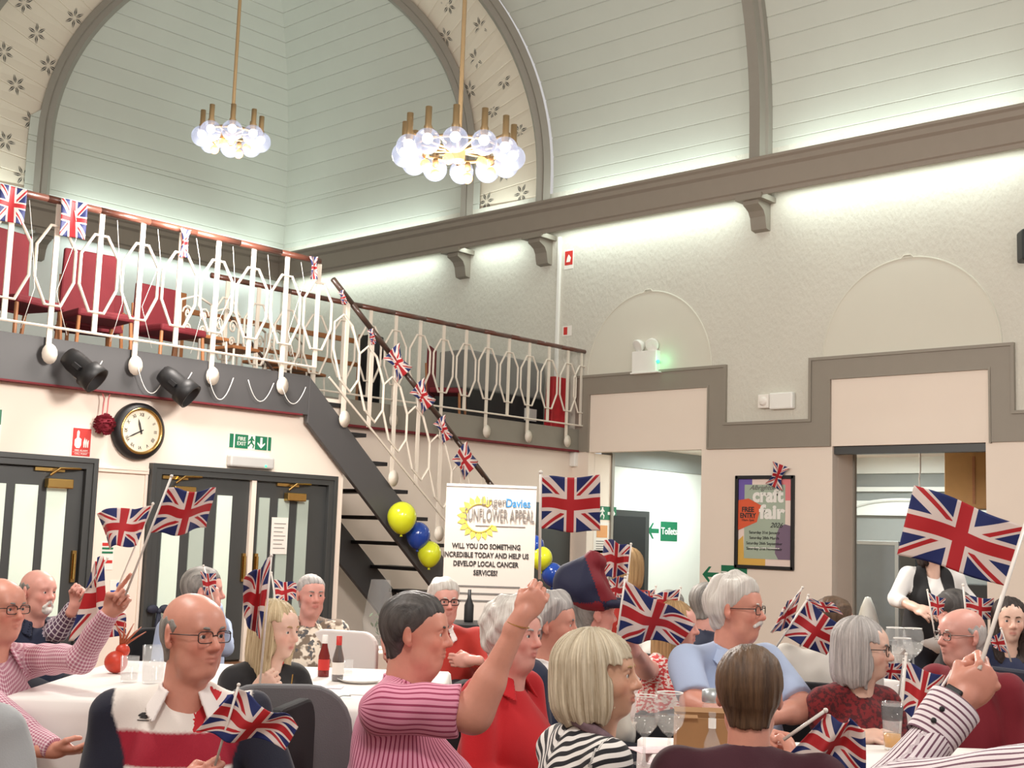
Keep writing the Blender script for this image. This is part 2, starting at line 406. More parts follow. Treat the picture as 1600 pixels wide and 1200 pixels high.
# right wall: textured above the stepped trim, cream below, two tall openings
def wallx(b, y0, y1, z0, z1, x0=XR, x1=XR+.16): b.box((x0, y0, z0), (x1, y1, z1))
b = MB(); wallx(b, -6, YE, 3.9, 7.3); wallx(b, 8.62, 10.63, 3.0, 3.9); wallx(b, -6, 6.36, 3.0, 3.9); wallx(b, 13.0, YE, 3.0, 3.9)
struct('wall_right_upper', b, M['plaster'], 'beige embossed plaster wall above the stepped trim')
b = MB(); wallx(b, 12.96, YB+.1, 0, 3.0); wallx(b, 8.6, 10.77, 0, 3.0); wallx(b, -6, 6.44, 0, 3.0)
wallx(b, 10.63, 13.0, 2.83, 3.9); wallx(b, 6.36, 8.62, 2.83, 3.9)
struct('wall_right', b, M['cream'], 'cream lower right wall with two tall openings')
band_poly = [(13.24,4.07),(10.35,4.07),(10.35,3.20),(8.93,3.20),(8.93,4.07),(6.07,4.07),(6.07,3.20),(-6,3.20),(-6,2.83),(6.37,2.83),(6.37,3.78),(8.63,3.78),(8.63,2.84),(10.65,2.84),(10.65,3.78),(12.96,3.78),(12.96,2.84),(13.24,2.84)]
b = MB(); rects = [(12.96,13.24,2.84,4.07),(10.35,12.96,3.78,4.07),(10.35,10.65,2.84,3.78),(8.93,10.35,2.84,3.20),(8.63,8.93,2.84,4.07),(6.37,8.63,3.78,4.07),(6.07,6.37,2.83,4.07),(-6,6.07,2.83,3.20)]
for y0, y1, z0, z1 in rects: b.box((XR-.03, y0, z0), (XR, y1, z1))
edge = [(13.24,4.07),(10.35,4.07),(10.35,3.20),(8.93,3.20),(8.93,4.07),(6.07,4.07),(6.07,3.20),(-6,3.20)]
for (ya, za), (yb, zb) in zip(edge, edge[1:]):
    b.box((XR-.055, min(ya, yb)-.02, min(za, zb)-.02), (XR, max(ya, yb)+.02, max(za, zb)+.02))
ed2 = [(12.96,2.84),(12.96,3.78),(10.65,3.78),(10.65,2.84),(8.63,2.84),(8.63,3.78),(6.37,3.78),(6.37,2.83)]
for (ya, za), (yb, zb) in zip(ed2, ed2[1:]):
    b.box((XR-.042, min(ya, yb)-.012, min(za, zb)-.012), (XR, max(ya, yb)+.012, max(za, zb)+.012))
struct('trim_17', b, M['trim'], 'grey painted stepped band running round the two openings')
def niche(name, yc, r, zb, zt, label):
    pts = [(yc-r, zb)]; n = 40
    for i in range(n+1):
        a = PI*i/n; pts.append((yc-r*math.cos(a), zb+(zt-zb)*math.sin(a)))
    b = MB().prism([(-p[0], p[1]) for p in pts[1:]], (XR, 0, 0), (0,-1,0), UP, (-1,0,0), .012)
    tp = [(XR-.005, p[0], p[1]) for p in pts[1:]]
    b.tube(tp, .016, 6)
    b.tube([(XR-.01, yc+.09, zt-.01), (XR-.015, yc+.05, zt+.035), (XR-.015, yc-.05, zt+.035), (XR-.01, yc-.09, zt-.01)], .012, 6)
    struct(name, b, M['niche'], label)
niche('trim_18', 11.82, 1.2, 4.06, 5.36, 'smooth round-headed blind niche, smaller, left of the two')
niche('trim_19', 7.48, 1.26, 4.06, 5.37, 'smooth round-headed blind niche, larger, right of the two')
# corridor and bar rooms beyond the openings
b = MB().box((XR+.165, 12.96, 0), (XR+.62, 13.2, 2.82)); struct('wall_corridor_jamb', b, M['cream'], 'cream jamb inside the left opening')
struct('trim_20', MB().box((XR+.60, 12.93, 0), (XR+.66, 13.0, 2.85)), M['rib'], 'grey corner bead of the corridor jamb')
b = MB().box((XR+.64, 13.02, 0), (22, 13.2, 2.72)).box((22, 10.6, 0), (22.1, 13.2, 3.0)); struct('wall_corridor', b, M['white_wall'], 'bright white corridor wall beyond the left opening')
struct('trim_21', MB().box((XR+.64, 12.98, 2.66), (22, 13.2, 3.0)), M['greywall'], 'grey band along the top of the corridor wall')
struct('ceiling_corridor', MB().box((XR+.16, 4.5, 3.0), (22, 13.2, 3.1)), M['cream'], 'corridor and bar ceiling')
b = MB().box((XR+.165, 8.6, 0), (XR+.62, 8.85, 2.82)); struct('wall_bar_left', b, M['cream'], 'pale jamb inside the bar opening')
struct('trim_30', MB().box((XR+.60, 8.57, 0), (XR+.66, 8.64, 2.83)), M['rib'], 'grey corner bead of the bar jamb')
struct('wall_partition', MB().box((XR+.16, 10.6, 0), (22, 10.72, 3.0)), M['cream'], 'partition between corridor and bar')
b = MB().box((20.5, 4.5, 0), (20.6, 10.6, 3.0)); struct('wall_bar', b, M['greywall'], 'grey back wall of the bar')
struct('wall_bar_right', MB().box((XR+.16, 4.4, 0), (20.6, 4.5, 3.0)), M['greywall'], 'grey side wall of the bar')
a0 = onX(1350, 800, 20.45); zz = lambda py: onX(1420, py, 20.45)[2]
b = MB()
for z0, z1 in ((zz(735)-.05, 3.0), (zz(768), zz(761)), (zz(806), zz(783))): b.box((20.40, 4.5, z0), (20.5, 10.6, z1))
yc = onX(1410, 800, 20.4)[1]; arc = [(20.38, yc-1.1*math.cos(PI*i/20), zz(806)-.05+.32*math.sin(PI*i/20)) for i in range(21)]
b.tube(arc, .03, 6)
struct('trim_22', b, M['white_wall'], 'white mouldings and shallow arch on the back wall of the bar')
struct('trim_23', MB().box((XR+.05, 6.44, 2.72), (XR+.2, 8.6, 2.84)), M['door'], 'dark roller housing at the head of the bar opening')
d0, d1 = onY(973, 797, 13.0), onY(1012, 800, 13.0)
b = MB(); b.box((d0[0]-.3, 12.96, 0), (d1[0], 13.03, d0[2])); dr = struct('door_4', b, M['door'], 'dark doorframe in the corridor')
MB().box((d0[0]-.3, 12.95, 0), (d1[0]-.12, 12.99, d0[2]-.1)).build('dark_doorway', M['dark'], dr)
# walls under and behind the galleries
b = MB().box((-7, YF+.06, 2.04), (9.5, YF+.3, 2.95)).box((6.42, YF+.06, 0), (7.04, YF+.3, 2.04)).box((-7, YF+.06, 0), (2.9, YF+.3, 2.04)).box((9.48, YF+.06, 0), (9.6, YB+.1, 2.95))
struct('wall_doors', b, M['cream'], 'cream wall below the gallery holding the dark double doors')
struct('trim_24', MB().box((9.47, YF+.0, 0), (9.56, YF+.1, 2.04)), M['cream'], 'cream corner post beside the stairs')
b = MB().box((6.44, YF+.03, 1.93), (7.03, YF+.07, 1.99)).box((6.46, YF+.02, 1.96), (7.01, YF+.07, 1.975)).box((6.44,YF+.045,0),(6.47,YF+.07,1.93)).box((7.0,YF+.045,0),(7.03,YF+.07,1.93))
struct('trim_25', b, M['cream'], 'cream moulded panel head between the two double doors', bevel=.004)
b = MB().box((9.5, YB+.1, 0), (XR+.1, YB+.3, 2.95)); struct('wall_stairs', b, M['cream'], 'cream wall behind the stairs under the far gallery')
struct('wall_end', MB().box((-7, YE, 0), (XR+.1, YE+.15, 7.3)), M['white_wall'], 'pale end wall above the gallery')
struct('wall_left', MB().box((-7.2, -6, 0), (-7, YE, 7.3)), M['cream'], 'cream wall far to the left')
b = MB().box((-7, YF, 2.95), (8.95, YE, 3.10)).box((8.95, YB, 2.95), (XR, YE, 3.10))
struct('floor_gallery', b, M['greyfab'], 'grey carpeted gallery floor')
b = MB().box((-7, YF-.05, 2.72), (8.95, YF+.06, 3.16))
struct('trim_26', b, M['slate'], 'dark slate fascia of the near gallery')
struct('trim_27', MB().box((-7, YF-.065, 2.705), (8.87, YF+.06, 2.72)), M['burg'], 'thin dark red line under the near gallery fascia')
b = MB().box((8.9, YB-.05, 2.86), (XR-.02, YB+.1, 3.20)); struct('trim_28', b, M['fascia'], 'grey fascia of the far gallery')
struct('trim_29', MB().box((8.9, YB-.06, 2.835), (XR-.02, YB+.1, 2.862)), M['burg'], 'thin dark red line under the far gallery fascia')
# dark door in the wall behind the banner
w0, w1 = onY(830, 790, YB+.05), onY(890, 790, YB+.05)
b = MB().box((w0[0], YB+.02, 0), (w1[0], YB+.1, 1.98)); dr = struct('door_3', b, M['door'], 'dark door in the wall behind the banner')
MB().box((w0[0]+.07, YB, .02), (w1[0]-.07, YB+.05, 1.9)).build('door_leaf', M['door'], dr, bevel=.004)
struct('trim_32', MB().box((w1[0]+.02, YB+.06, 0), (w1[0]+.1, YB+.1, 2.05)), M['cream'], 'cream door casing behind the balloons')

# double doors
def leaf(root, xa, xb, panes, glass, closer_px, side):
    y = YF+.05
    l = MB().box((xa, y, .02), (xb, y+.05, 1.93)).build('door_leaf', M['door'], root, bevel=.004)
    for pa, pb, gl in panes:
        g = MB().box((pa, y-.012, .25), (pb, y+.02, 1.76)).build('glass_pane', gl, l)
    if closer_px:
        cx = onY(closer_px, 760, y)[0]
        c = MB().box((cx-.13, y-.09, 1.74), (cx+.13, y-.01, 1.83)).build('door_closer', M['brass'], root, bevel=.01)
        MB().tube([(cx-.1, y-.06, 1.86), (cx-.02, y-.09, 1.93), (cx+.22, y-.04, 1.94)], .012, 8).box((cx-.24, y-.03, 1.90), (cx+.06, y-.005, 1.93)).build('closer_arm', M['brass'], c)
    hx = xb-.05 if side > 0 else xa+.05
    MB().box((hx-.02, y-.03, .85), (hx+.02, y, 1.15)).tube([(hx, y-.05, .88), (hx, y-.05, 1.12)], .012, 8).build('pull_handle', M['brass'], root)
px = lambda x, yy=860: float(onY(x, yy, YF+.04)[0])
def doorframe(name, xa, xb, label):
    b = MB().box((xa, YF, 0), (xa+.1, YF+.2, 2.03)).box((xb-.1, YF, 0), (xb, YF+.2, 2.03)).box((xa, YF, 1.94), (xb, YF+.2, 2.03))
    b.box((xa-.02, YF-.015, 0), (xa+.03, YF+.1, 2.05)).box((xb-.03, YF-.015, 0), (xb+.02, YF+.1, 2.05)).box((xa-.02, YF-.015, 2.0), (xb+.02, YF+.1, 2.05))
    return struct(name, b, M['door'], label, bevel=.004)
xm = px(389)
d1_ = doorframe('door_1', 7.06, 9.46, 'dark double doors under the running man sign, between clock and stairs')
fr, fr2 = M['frost'], M['frost2']
leaf(d1_, 7.17, xm-.02, [(px(251), px(279), fr), (px(294), px(317), fr2), (px(335), px(358), fr)], fr, 283, 1)
leaf(d1_, xm+.04, 9.36, [(px(401), px(417), fr2), (px(431), px(448), fr2), (px(461), px(478), fr2)], fr2, 458, -1)
MB().box((xm-.03, YF+.01, 0), (xm+.03, YF+.06, 1.94)).build('cream_astragal', M['cream'], d1_)
d2_ = doorframe('door_2', 3.0, 6.42, 'dark double doors at the left edge of the photo')
leaf(d2_, 4.75, 6.32, [(px(-10), px(1), fr), (px(16), px(52), fr), (px(66), px(97), fr)], fr, 88, 1)
leaf(d2_, 3.1, 4.72, [(3.35, 3.7, fr), (3.95, 4.3, fr)], fr, None, 1)
lamp('vestibule_light', 'AREA', (7.0, 12.6, 2.6), 8, (.95, 1, .95), 1, 1, (0, 0, 0))
# panelled notice paper and wooden push board on the doors
nb = empty('door_notice', (px(433, 880), YF+.03, 1.2), label='white printed notice sheet taped to the right door leaf', cat='notice')
nx = px(433, 880)
MB().box((nx-.11, YF+.028, 1.15), (nx+.11, YF+.034, 1.55)).build('sheet', M['paper'], nb).location = -Vector(nb.location)
for k in range(7): MB().box((nx-.08, YF+.024, 1.48-.045*k), (nx+.08-.02*(k % 3), YF+.028, 1.487-.045*k)).build('text_line', M['greyink'], nb).location = -Vector(nb.location)

# ------------------------------------------------------------------ railings
def loop_pts(x, y, sh):
    pts = [(-.07,4.24),(.07,4.24),(.20,4.03),(.20,3.72),(.08,3.47),(-.08,3.47),(-.20,3.72),(-.20,4.03)]
    return [(x+a, y, z+sh(x+a)-sh(x)*0) for a, z in pts]
def balustrade(root, xs, y, sh, disc, z_top=4.46, z_bot=3.26, rail_m='rail', x_end=None, railr=.035, discz=3.0):
    o = root.location; iv = -Vector(o)
    def put(mb, name, m, **k): q = mb.build(name, m, root, **k); q.location = iv; return q
    for i, x in enumerate(xs):
        s = sh(x); m = MB().box((x-.026, y-.008, (discz+.06 if i % 2 == disc else z_bot)+s), (x+.026, y+.008, z_top+s))
        put(m, 'baluster', M['iron'])
        m = MB(); lp = [(a, b-.012, c) for a, b, c in loop_pts(x, y, sh)]; m.tube(lp, .0155, 6, closed=True); put(m, 'octagonal_loop', M['iron'])
        if i % 2 == disc:
            m = MB(); m.lathe([(0, -.03), (.05, -.03), (.075, -.015), (.08, 0), (0, .012)], (x, y-.04, discz+s), ((1,0,0),(0,0,1.25),(0,-1,0)), 14); put(m, 'fixing_disc', M['iron'], smooth=True)
    a, b = xs[0]-.25, (x_end if x_end else xs[-1])
    n = 12; P = [a+(b-a)*i/n for i in range(n+1)]
    m = MB()
    put(MB().tube([(q, y-.02, z_bot+sh(q)) for q in P], .014, 6), 'bottom_bar', M['iron'])
    m = MB()
    for q0, q1 in zip(P, P[1:]):
        m.tube([(q0, y, z_top+.03+sh(q0)), (q1, y, z_top+.03+sh(q1))], railr, 10)
    put(m, 'handrail', M[rail_m], smooth=True)
rr = empty('gallery_railing', (5, YF-.08, 3.0), label='white iron railing with octagonal loops along the near gallery', cat='railing')
balustrade(rr, [5.33+.457*k for k in range(-6, 9)], YF-.08, lambda x: 0, 1)
rr = empty('gallery_railing', (12, YB-.1, 3.0), label='white iron railing along the far gallery behind the stairs', cat='railing')
balustrade(rr, [8.98+.4715*k for k in range(0, 15)]+[15.93], YB-.1, lambda x: 0, 0, x_end=16.0, discz=2.98)
rr = empty('stair_railing', (10, YF-.08, 1.5), label='white iron stair railing with dark handrail sloping down to the right', cat='railing')
SL = -.80
balustrade(rr, [9.44+.40*k for k in range(0, 9)], YF-.08, lambda x: SL*(x-8.98), 0, rail_m='darkrail', discz=3.08, z_bot=3.34, x_end=12.85)
rr = empty('stair_railing', (10, YB-.3, 1.5), label='plain dark handrail against the wall side of the stairs', cat='railing')
q = MB().tube([(9.0, YB-.05, 4.1), (12.9, YB-.05, 4.1-.85*3.9)], .02, 8).build('handrail', M['darkrail'], rr); q.location = -Vector(rr.location)

# ------------------------------------------------------------------ staircase
stair = empty('staircase', (11, 12, 0), label='dark open-tread staircase coming down from the gallery', cat='staircase'); iv = -Vector(stair.location)
def stringer(y, x0, zt0, name='stringer'):
    m = MB(); xb = 12.9
    top = lambda x: 1.84-.895*(x-10.42); bot = lambda x: 1.32-.895*(x-10.42)
    m.prism([(8.956, 3.155), (12.45, top(12.45)), (12.45+.02, 0), (11.895, 0), (8.956, 2.628)], (0, y+.03, 0), (1,0,0), UP, (0,-1,0), .06)
    q = m.build(name, M['slate'], stair, bevel=.005); q.location = iv
stringer(YF-.02, 9.02, 3); stringer(12.85, 9.02, 3)
for k in range(9):
    z = 2.90-.318*k; xc = 9.36+.355*k
    q = MB().box((xc-.2, YF+.0, z-.045), (xc+.17, 12.83, z)).build('tread', M['black'], stair, bevel=.004); q.location = iv
# balloons tied to the stringer
def balloon(p, r, m, label, grp):
    mb = MB(); prof = []
    for i in range(19):
        a = PI*i/18; zz_ = -math.cos(a); rad = math.sin(a)*(1 if zz_ > 0 else 1-.13*(-zz_)**1.5); prof.append((max(rad, .02)*r, zz_*r*(1.05 if zz_ > 0 else 1.18)))
    mb.lathe(prof, p, n=28); o = mb.build('balloon', m, None, smooth=True, origin=p); tag(o, label, 'balloon', grp)
    kb = MB().lathe([(.004, .02), (.012, 0), (.02, -.02), (.006, -.018)], (p[0], p[1], p[2]-r*1.19), n=10).build('knot', m, o, smooth=True); kb.location = -Vector(tuple(p))
def bpos(a, b, y): q = onY(a, b, y); return q
balloon(onY(628, 808, 11.12), .175, M['yel'], 'largest yellow balloon, topmost of the three on the stair stringer', None)
balloon(onY(653, 836, 11.18), .150, M['blu'], 'blue balloon between two yellow ones on the stair stringer', None)
balloon(onY(671, 865, 11.12), .145, M['yel'], 'yellow balloon at the bottom of the stair stringer cluster', None)
balloon(dep(846, 872, 12.0), .105, M['yel'], 'yellow balloon beside the banner right edge above the raised fist', None)
balloon(dep(834, 853, 12.05), .10, M['blu'], 'blue balloon half hidden behind the banner edge', None)
balloon(dep(863, 897, 12.0), .105, M['blu'], 'blue balloon just right of the raised fist', None)
balloon(dep(878, 919, 12.0), .085, M['yel'], 'small yellow balloon behind the dark velvet hat', None)
bw = empty('balloon_weight', (*dep(866, 960, 12.0)[:2], 0), label='balloon weight and ribbon behind the banner', cat='weight')
MB().lathe([(0, 0), (.07, 0), (.06, .1), (0, .13)], n=12).build('weight', M['blu'], bw)
MB().tube([(0, 0, .12), (.01, .0, .8), (.0, .01, 1.16)], .003, 5).build('ribbon', M['white'], bw)

# ------------------------------------------------------------------ chandeliers
def glow(name, c, e, a=.3):
    m, nt, b = newmat(name); b.inputs['Base Color'].default_value = lin((96, 100, 112)); b.inputs['Roughness'].default_value = .1
    b.inputs['Emission Color'].default_value = lin(c); b.inputs['Emission Strength'].default_value = e; b.inputs['Alpha'].default_value = a
    return m
M['globe'] = glow('lamp_globe_glass', (214, 224, 255), .45, .5); M['bulb'] = glow('lamp_bulb', (246, 246, 255), 9, 1); M['amber'] = glow('amber_bulb', (255, 150, 40), 9, 1)
def chandelier(p, n, R, gr, power, label, ceil=12.8, ph=.2, simple=False):
    t = empty('chandelier', p, label=label, cat='chandelier')
    MB().tube([(0, 0, ceil-p[2]), (0, 0, -.02)], .018, 8).lathe([(.02,.02),(.06,.0),(.05,-.1),(.02,-.14)], n=14).build('stem', M['bronze'], t)
    m = MB()
    for k in range(n):
        a = ph+2*PI*k/n; m.tube([(0, 0, -.03), (R*math.cos(a)*.5, R*math.sin(a)*.5, -.0), (R*math.cos(a), R*math.sin(a), .05)], .012, 6)
    ri = [(R*.8*math.cos(2*PI*k/36), R*.8*math.sin(2*PI*k/36), -.01) for k in range(36)]; m.tube(ri, .015, 6, closed=True)
    m.build('arms', M['bronze'], t, smooth=True)
    for k in range(n):
        a = ph+2*PI*k/n; x, y = R*math.cos(a), R*math.sin(a)
        MB().lathe([(0,.20),(.026,.20),(.026,.06),(.034,.04),(.03,-.0),(.012,-.03)], (x, y, 0), n=12).build('lamp_holder', M['bronze'], t, smooth=True)
        g = MB().sphere((x, y, -.07), gr, 12).build('glass_globe', M['globe'], t, smooth=True)
        MB().sphere((x, y, -.05), gr*.42, 8).build('bulb', M['bulb'], g, smooth=True)
    for k in range(n//2):
        a = ph+.3+4*PI*k/n; x, y = R*.62*math.cos(a), R*.62*math.sin(a)
        g = MB().lathe([(0,.06),(.02,.06),(.03,.0),(.0,-.02)], (x, y, -.10), n=10).build('lower_holder', M['bronze'], t, smooth=True)
        MB().sphere((x, y, -.17), .045, 8).build('amber_bulb', M['amber'], g, smooth=True)
    lamp('chandelier_and_fill_light', 'POINT', (p[0], p[1], p[2]-.75), power, (1, .93, .86), .45)
    return t
chandelier(dep(717, 231, 10.0), 12, .43, .100, 620, 'large brass chandelier with twelve clear globes, in front of the starred arch')
chandelier(dep(362, 207, 12.8), 8, .29, .105, 420, 'smaller brass chandelier with eight clear globes, hanging before the corner vault')
for x, y in ((1.5, 5.5), (7.5, .5), (0, 0)): lamp('chandelier_and_fill_light', 'POINT', (x, y, 5.2), 420, (1, .93, .87), .5)   # unseen point lamps added for brightness, as assumed chandeliers behind and beside the viewer

# ------------------------------------------------------------------ things on the walls
def fr_(o, kind):   # frames: X to the image right, Y up, N toward the room
    return (np.array([1., 0, 0]) if kind == 'Y' else np.array([0, -1., 0])), np.array([0, 0, 1.]), (np.array([0, -1., 0]) if kind == 'Y' else np.array([-1., 0, 0]))
def plate(p, X, N, w, h, d, m, name='plate', parent=None, bevel=0, off=0, dx=0, dz=0):
    c = np.array(p)+X*dx+np.array([0, 0, dz])+N*(off+d/2)
    b = MB().obox(c, (X, np.array(UP), N), (w/2, h/2, d/2)); q = b.build(name, m, parent, bevel=bevel)
    if parent: q.location = -Vector(parent.location)
    return q
def shape(p, X, N, poly, m, name, parent, d=.002, off=0):
    b = MB().prism(poly, np.array(p)+N*off, X, UP, N, d); q = b.build(name, m, parent); q.location = -Vector(parent.location); return q
ARROW_L = [(-.5,0),(-.1,.42),(.05,.42),(-.18,.12),(.5,.12),(.5,-.12),(-.18,-.12),(.05,-.42),(-.1,-.42)]
def scl(P, s, dx=0, dz=0, rot=0): c, q = math.cos(rot), math.sin(rot); return [(dx+s*(a*c-b*q), dz+s*(a*q+b*c)) for a, b in P]
MAN = [(-.1,.5),(.1,.5),(.1,.35),(.3,.15),(.2,.1),(.05,.2),(.1,-.05),(.3,-.2),(.2,-.5),(.1,-.5),(.15,-.25),(-.05,-.1),(-.3,-.4),(-.4,-.3),(-.12,0),(-.1,.15),(-.3,.05),(-.35,.12),(-.1,.35)]
X, Z_, N = fr_(0, 'Y'); yw = YF+.06
# clock
p = onY(213, 674, yw); p[1] = yw
ck = empty('wall_clock', p, label='round black cased wall clock with cream roman numeral dial', cat='clock')
ax = (X, np.array(UP), N); z0 = (0, 0, 0)
MB().lathe([(.20,0),(.285,.0),(.29,.02),(.285,.07),(.25,.10),(.235,.105)], z0, ax, 48).build('case', M['black'], ck, smooth=True)
MB().lathe([(.238,.095),(.235,.112),(.222,.115),(.21,.10),(.208,.085)], z0, ax, 48).build('bezel', M['brass'], ck, smooth=True)
MB().lathe([(0,.083),(.212,.083)], z0, ax, 48).build('dial', mat('clock_dial', (226, 216, 196), .6, var=.03), ck)
for k, rn in enumerate(('XII','I','II','III','IIII','V','VI','VII','VIII','IX','X','XI')):
    a = -k*PI/6; up = X*(-math.sin(a))+Z_*math.cos(a); rt = X*math.cos(a)+Z_*math.sin(a)
    t = text(rn, .05, N*.086+up*.165, rt, up, M['ink'], None, 'numeral', .001, sx=.85); t.parent = ck
def hand(deg, L, w):
    a = math.radians(deg); up = X*math.sin(a)+Z_*math.cos(a); rt = X*math.cos(a)-Z_*math.sin(a)
    MB().prism([(-w,-.03),(w,-.03),(w*1.3,L*.6),(0,L),(-w*1.3,L*.6)], N*.09, rt, up, N, .002).build('clock_hand', M['ink'], ck)
hand(243, .165, .006); hand(-17, .13, .008)
# red pompom on a ribbon beside the clock
p = onY(163, 663, YF-.02)
pp = empty('pompom', p, label='dark red pompom hanging on a pink ribbon left of the clock', cat='decoration')
mb = MB()
for k in range(260):
    d = rng.randn(3); d /= np.linalg.norm(d); w = np.cross(d, [.3, .5, .8]); w /= np.linalg.norm(w); L = .10+.015*rng.rand()
    mb.add([d*.02+w*.008, d*L+w*.010, d*L-w*.010, d*.02-w*.008], [(0, 1, 2, 3)])
mb.sphere((0, 0, 0), .085, 10).build('tassel_ball', mat('pompom_red', (128, 26, 44), .8, var=.2), pp)
MB().tube([(-.03, 0, .07), (-.02, .0, .25), (-.045, .02, .33)], .006, 6).tube([(.02, 0, .07), (.025, .0, .25), (.05, .02, .33)], .006, 6).build('ribbon', mat('pink_ribbon', (206, 110, 112), .6), pp)
def sign(name, p, kind, w, h, m, label, cat_, border=None):
    X, Z_, N = fr_(0, kind); t = empty(name, p, label=label, cat=cat_)
    if border: plate(p, X, N, w+.025, h+.025, .004, border, 'backing', t)
    plate(p, X, N, w, h, .004, m, 'panel', t, off=.004 if border else 0)
    return t, X, N
# red call point sign
p = onY(127, 691, yw); t, X, N = sign('fire_call_point_sign', p, 'Y', .19, .27, M['red'], 'red fire alarm call point sign with white hand, above the left double doors', 'sign', M['paper'])
shape(p, X, N, [(-.075,-.035),(-.055,-.06),(-.02,-.06),(-.005,-.03),(-.005,.03),(-.03,.045),(-.028,.10),(-.042,.115),(-.055,.10),(-.055,.04),(-.075,.02)], M['white'], 'hand_symbol', t, off=.008)
for k in range(3): shape(p, X, N, [(.02+.02*k,-.05),(.03+.02*k,-.05),(.038+.018*k,.02),(.03+.02*k,.05-.012*k),(.016+.02*k,0)], M['white'], 'flame_symbol', t, off=.008)
text('FIRE ALARM', .026, p+N*.009+np.array([0,0,-.083]), X, UP, M['white'], t); shape(p, X, N, [(-.09,-.10),(.09,-.10),(.09,-.098),(-.09,-.098)], M['paper'], 'divider', t, off=.008)
text('CALL POINT', .024, p+N*.009+np.array([0,0,-.115]), X, UP, M['white'], t)
# fire exit sign over the double doors + emergency light
p = onY(391, 691, yw); t, X, N = sign('fire_exit_sign', p, 'Y', .56, .155, M['paper'], 'green and white fire exit sign with running man over the double doors', 'sign')
plate(p, X, N, .05, .15, .003, M['green'], 'green_end', t, off=.005, dx=-.25); plate(p, X, N, .17, .15, .003, M['green'], 'green_panel', t, off=.005, dx=-.12)
text('FIRE\nEXIT', .058, p+N*.009+X*-.12+np.array([0,0,0]), X, UP, M['white'], t)
shape(p, X, N, scl(MAN, .13, .015, 0), M['green'], 'running_man', t, off=.005)
plate(p, X, N, .16, .15, .003, M['green'], 'arrow_panel', t, off=.005, dx=.14); plate(p, X, N, .04, .15, .003, M['green'], 'green_end', t, off=.005, dx=.255)
shape(p, X, N, scl(ARROW_L, .12, .14, 0, PI/2), M['white'], 'arrow', t, off=.009)
p = onY(388, 722, yw); em = empty('emergency_light', p, label='white bulkhead emergency light with green led over the double doors', cat='light')
q = MB().obox(p+N*.045, (X, UP, N), (.29, .065, .045)).build('diffuser', M['grey_plastic'], em, bevel=.02); q.location = -Vector(em.location)
q = MB().sphere(p+N*.09+X*.17+np.array([0,0,-.035]), .014, 8).build('indicator', M['ledgreen'], em); q.location = -Vector(em.location)
# notices on the pier between the doors and edge sign
p = onY(167, 868, yw); t, X, N = sign('safety_notice', p, 'Y', .14, .28, M['paper'], 'small white notice with red and green bands on the pier, behind the waved flags', 'notice')
for dz, c in ((.11,'red'),(.07,'green'),(.03,'green'),(-.06,'red')): plate(p, X, N, .12, .02 if c == 'green' else .03, .002, M[c], 'colour_band', t, off=.005, dz=dz)
p = onY(184, 935, yw); t, X, N = sign('blue_fire_notice', p, 'Y', .20, .36, M['paper'], 'blue and white fire action notice low on the pier beside the pointing hand', 'notice')
plate(p, X, N, .18, .06, .002, M['blu'], 'blue_band', t, off=.005, dz=.05); text('Fire action', .03, p+N*.009+np.array([0,0,.05]), X, UP, M['white'], t)
q = MB().lathe([(0,.0),(.03,.0),(.03,.003),(0,.003)], p+N*.005+np.array([0,0,.13]), (X, np.array(UP), N), 16).build('round_symbol', M['blu'], t); q.location = -Vector(t.location)
for k in range(3): plate(p, X, N, .14, .012, .002, M['red'] if k < 1 else M['greyink'], 'text_line', t, off=.005, dz=-.02-.03*k)
p = onY(0, 672, yw); t, X, N = sign('green_exit_sign_edge', p-X*.1, 'Y', .22, .36, M['paper'], 'white notice with green exit panel cut by the left edge', 'sign'); plate(p-X*.1, X, N, .2, .14, .003, M['green'], 'green_panel', t, off=.005, dz=.12)
# right wall items
p = onX(1013, 566, XR); X, Z_, N = fr_(0, 'X'); p[0] = XR
t = empty('emergency_twin_spot', p, label='white twin spot emergency light with green led standing on the trim', cat='light')
q = MB().obox(p+N*.06, (X, UP, N), (.24, .17, .06)).build('housing', M['white'], t, bevel=.015); q.location = -Vector(t.location)
q = MB().obox(p+N*.07-np.array([0,0,.18])+X*.02, (X, UP, N), (.27, .012, .07)).build('shelf', M['white'], t, bevel=.004); q.location = -Vector(t.location)
for sx in (-.13, .13):
    a2 = N*.75+X*sx*2-np.array([0,0,.4]); a2 /= np.linalg.norm(a2); b2 = np.cross(a2, UP); b2 /= np.linalg.norm(b2); c2 = np.cross(a2, b2)
    q = MB().lathe([(0,-.09),(.06,-.08),(.10,-.02),(.11,.03),(.10,.035),(.0,.02)], p+N*.08+X*sx+np.array([0,0,.26]), (b2, c2, a2), 20).tube([p+N*.06+X*sx+np.array([0,0,.15]), p+N*.06+X*sx+np.array([0,0,.2])], .02).build('spot_head', M['white'], t, smooth=True); q.location = -Vector(t.location)
q = MB().sphere(p+N*.10+X*.26+np.array([0,0,-.02]), .03, 8).build('indicator', M['ledgreen'], t); q.location = -Vector(t.location)
lamp('led_glow', 'POINT', tuple(p+N*.16+X*.34), .8, (.2, 1, .5), .03)
p = onX(1225, 627, XR); t = empty('wall_sounder', p, label='white rectangular wall unit beside a small square one, between the openings', cat='alarm')
q = MB().obox(p+N*.05, (X, UP, N), (.19, .12, .05)).build('housing', M['white'], t, bevel=.02); q.location = -Vector(t.location)
p = onX(1198, 628, XR); t = empty('wall_sensor', p, label='small square cream sensor left of the white wall unit', cat='sensor')
q = MB().obox(p+N*.05, (X, UP, N), (.09, .10, .05)).lathe([(0,.14),(.05,.13),(.07,.10)], p, (X, np.array(UP), N), 16).build('housing', M['paper'], t, bevel=.01); q.location = -Vector(t.location)
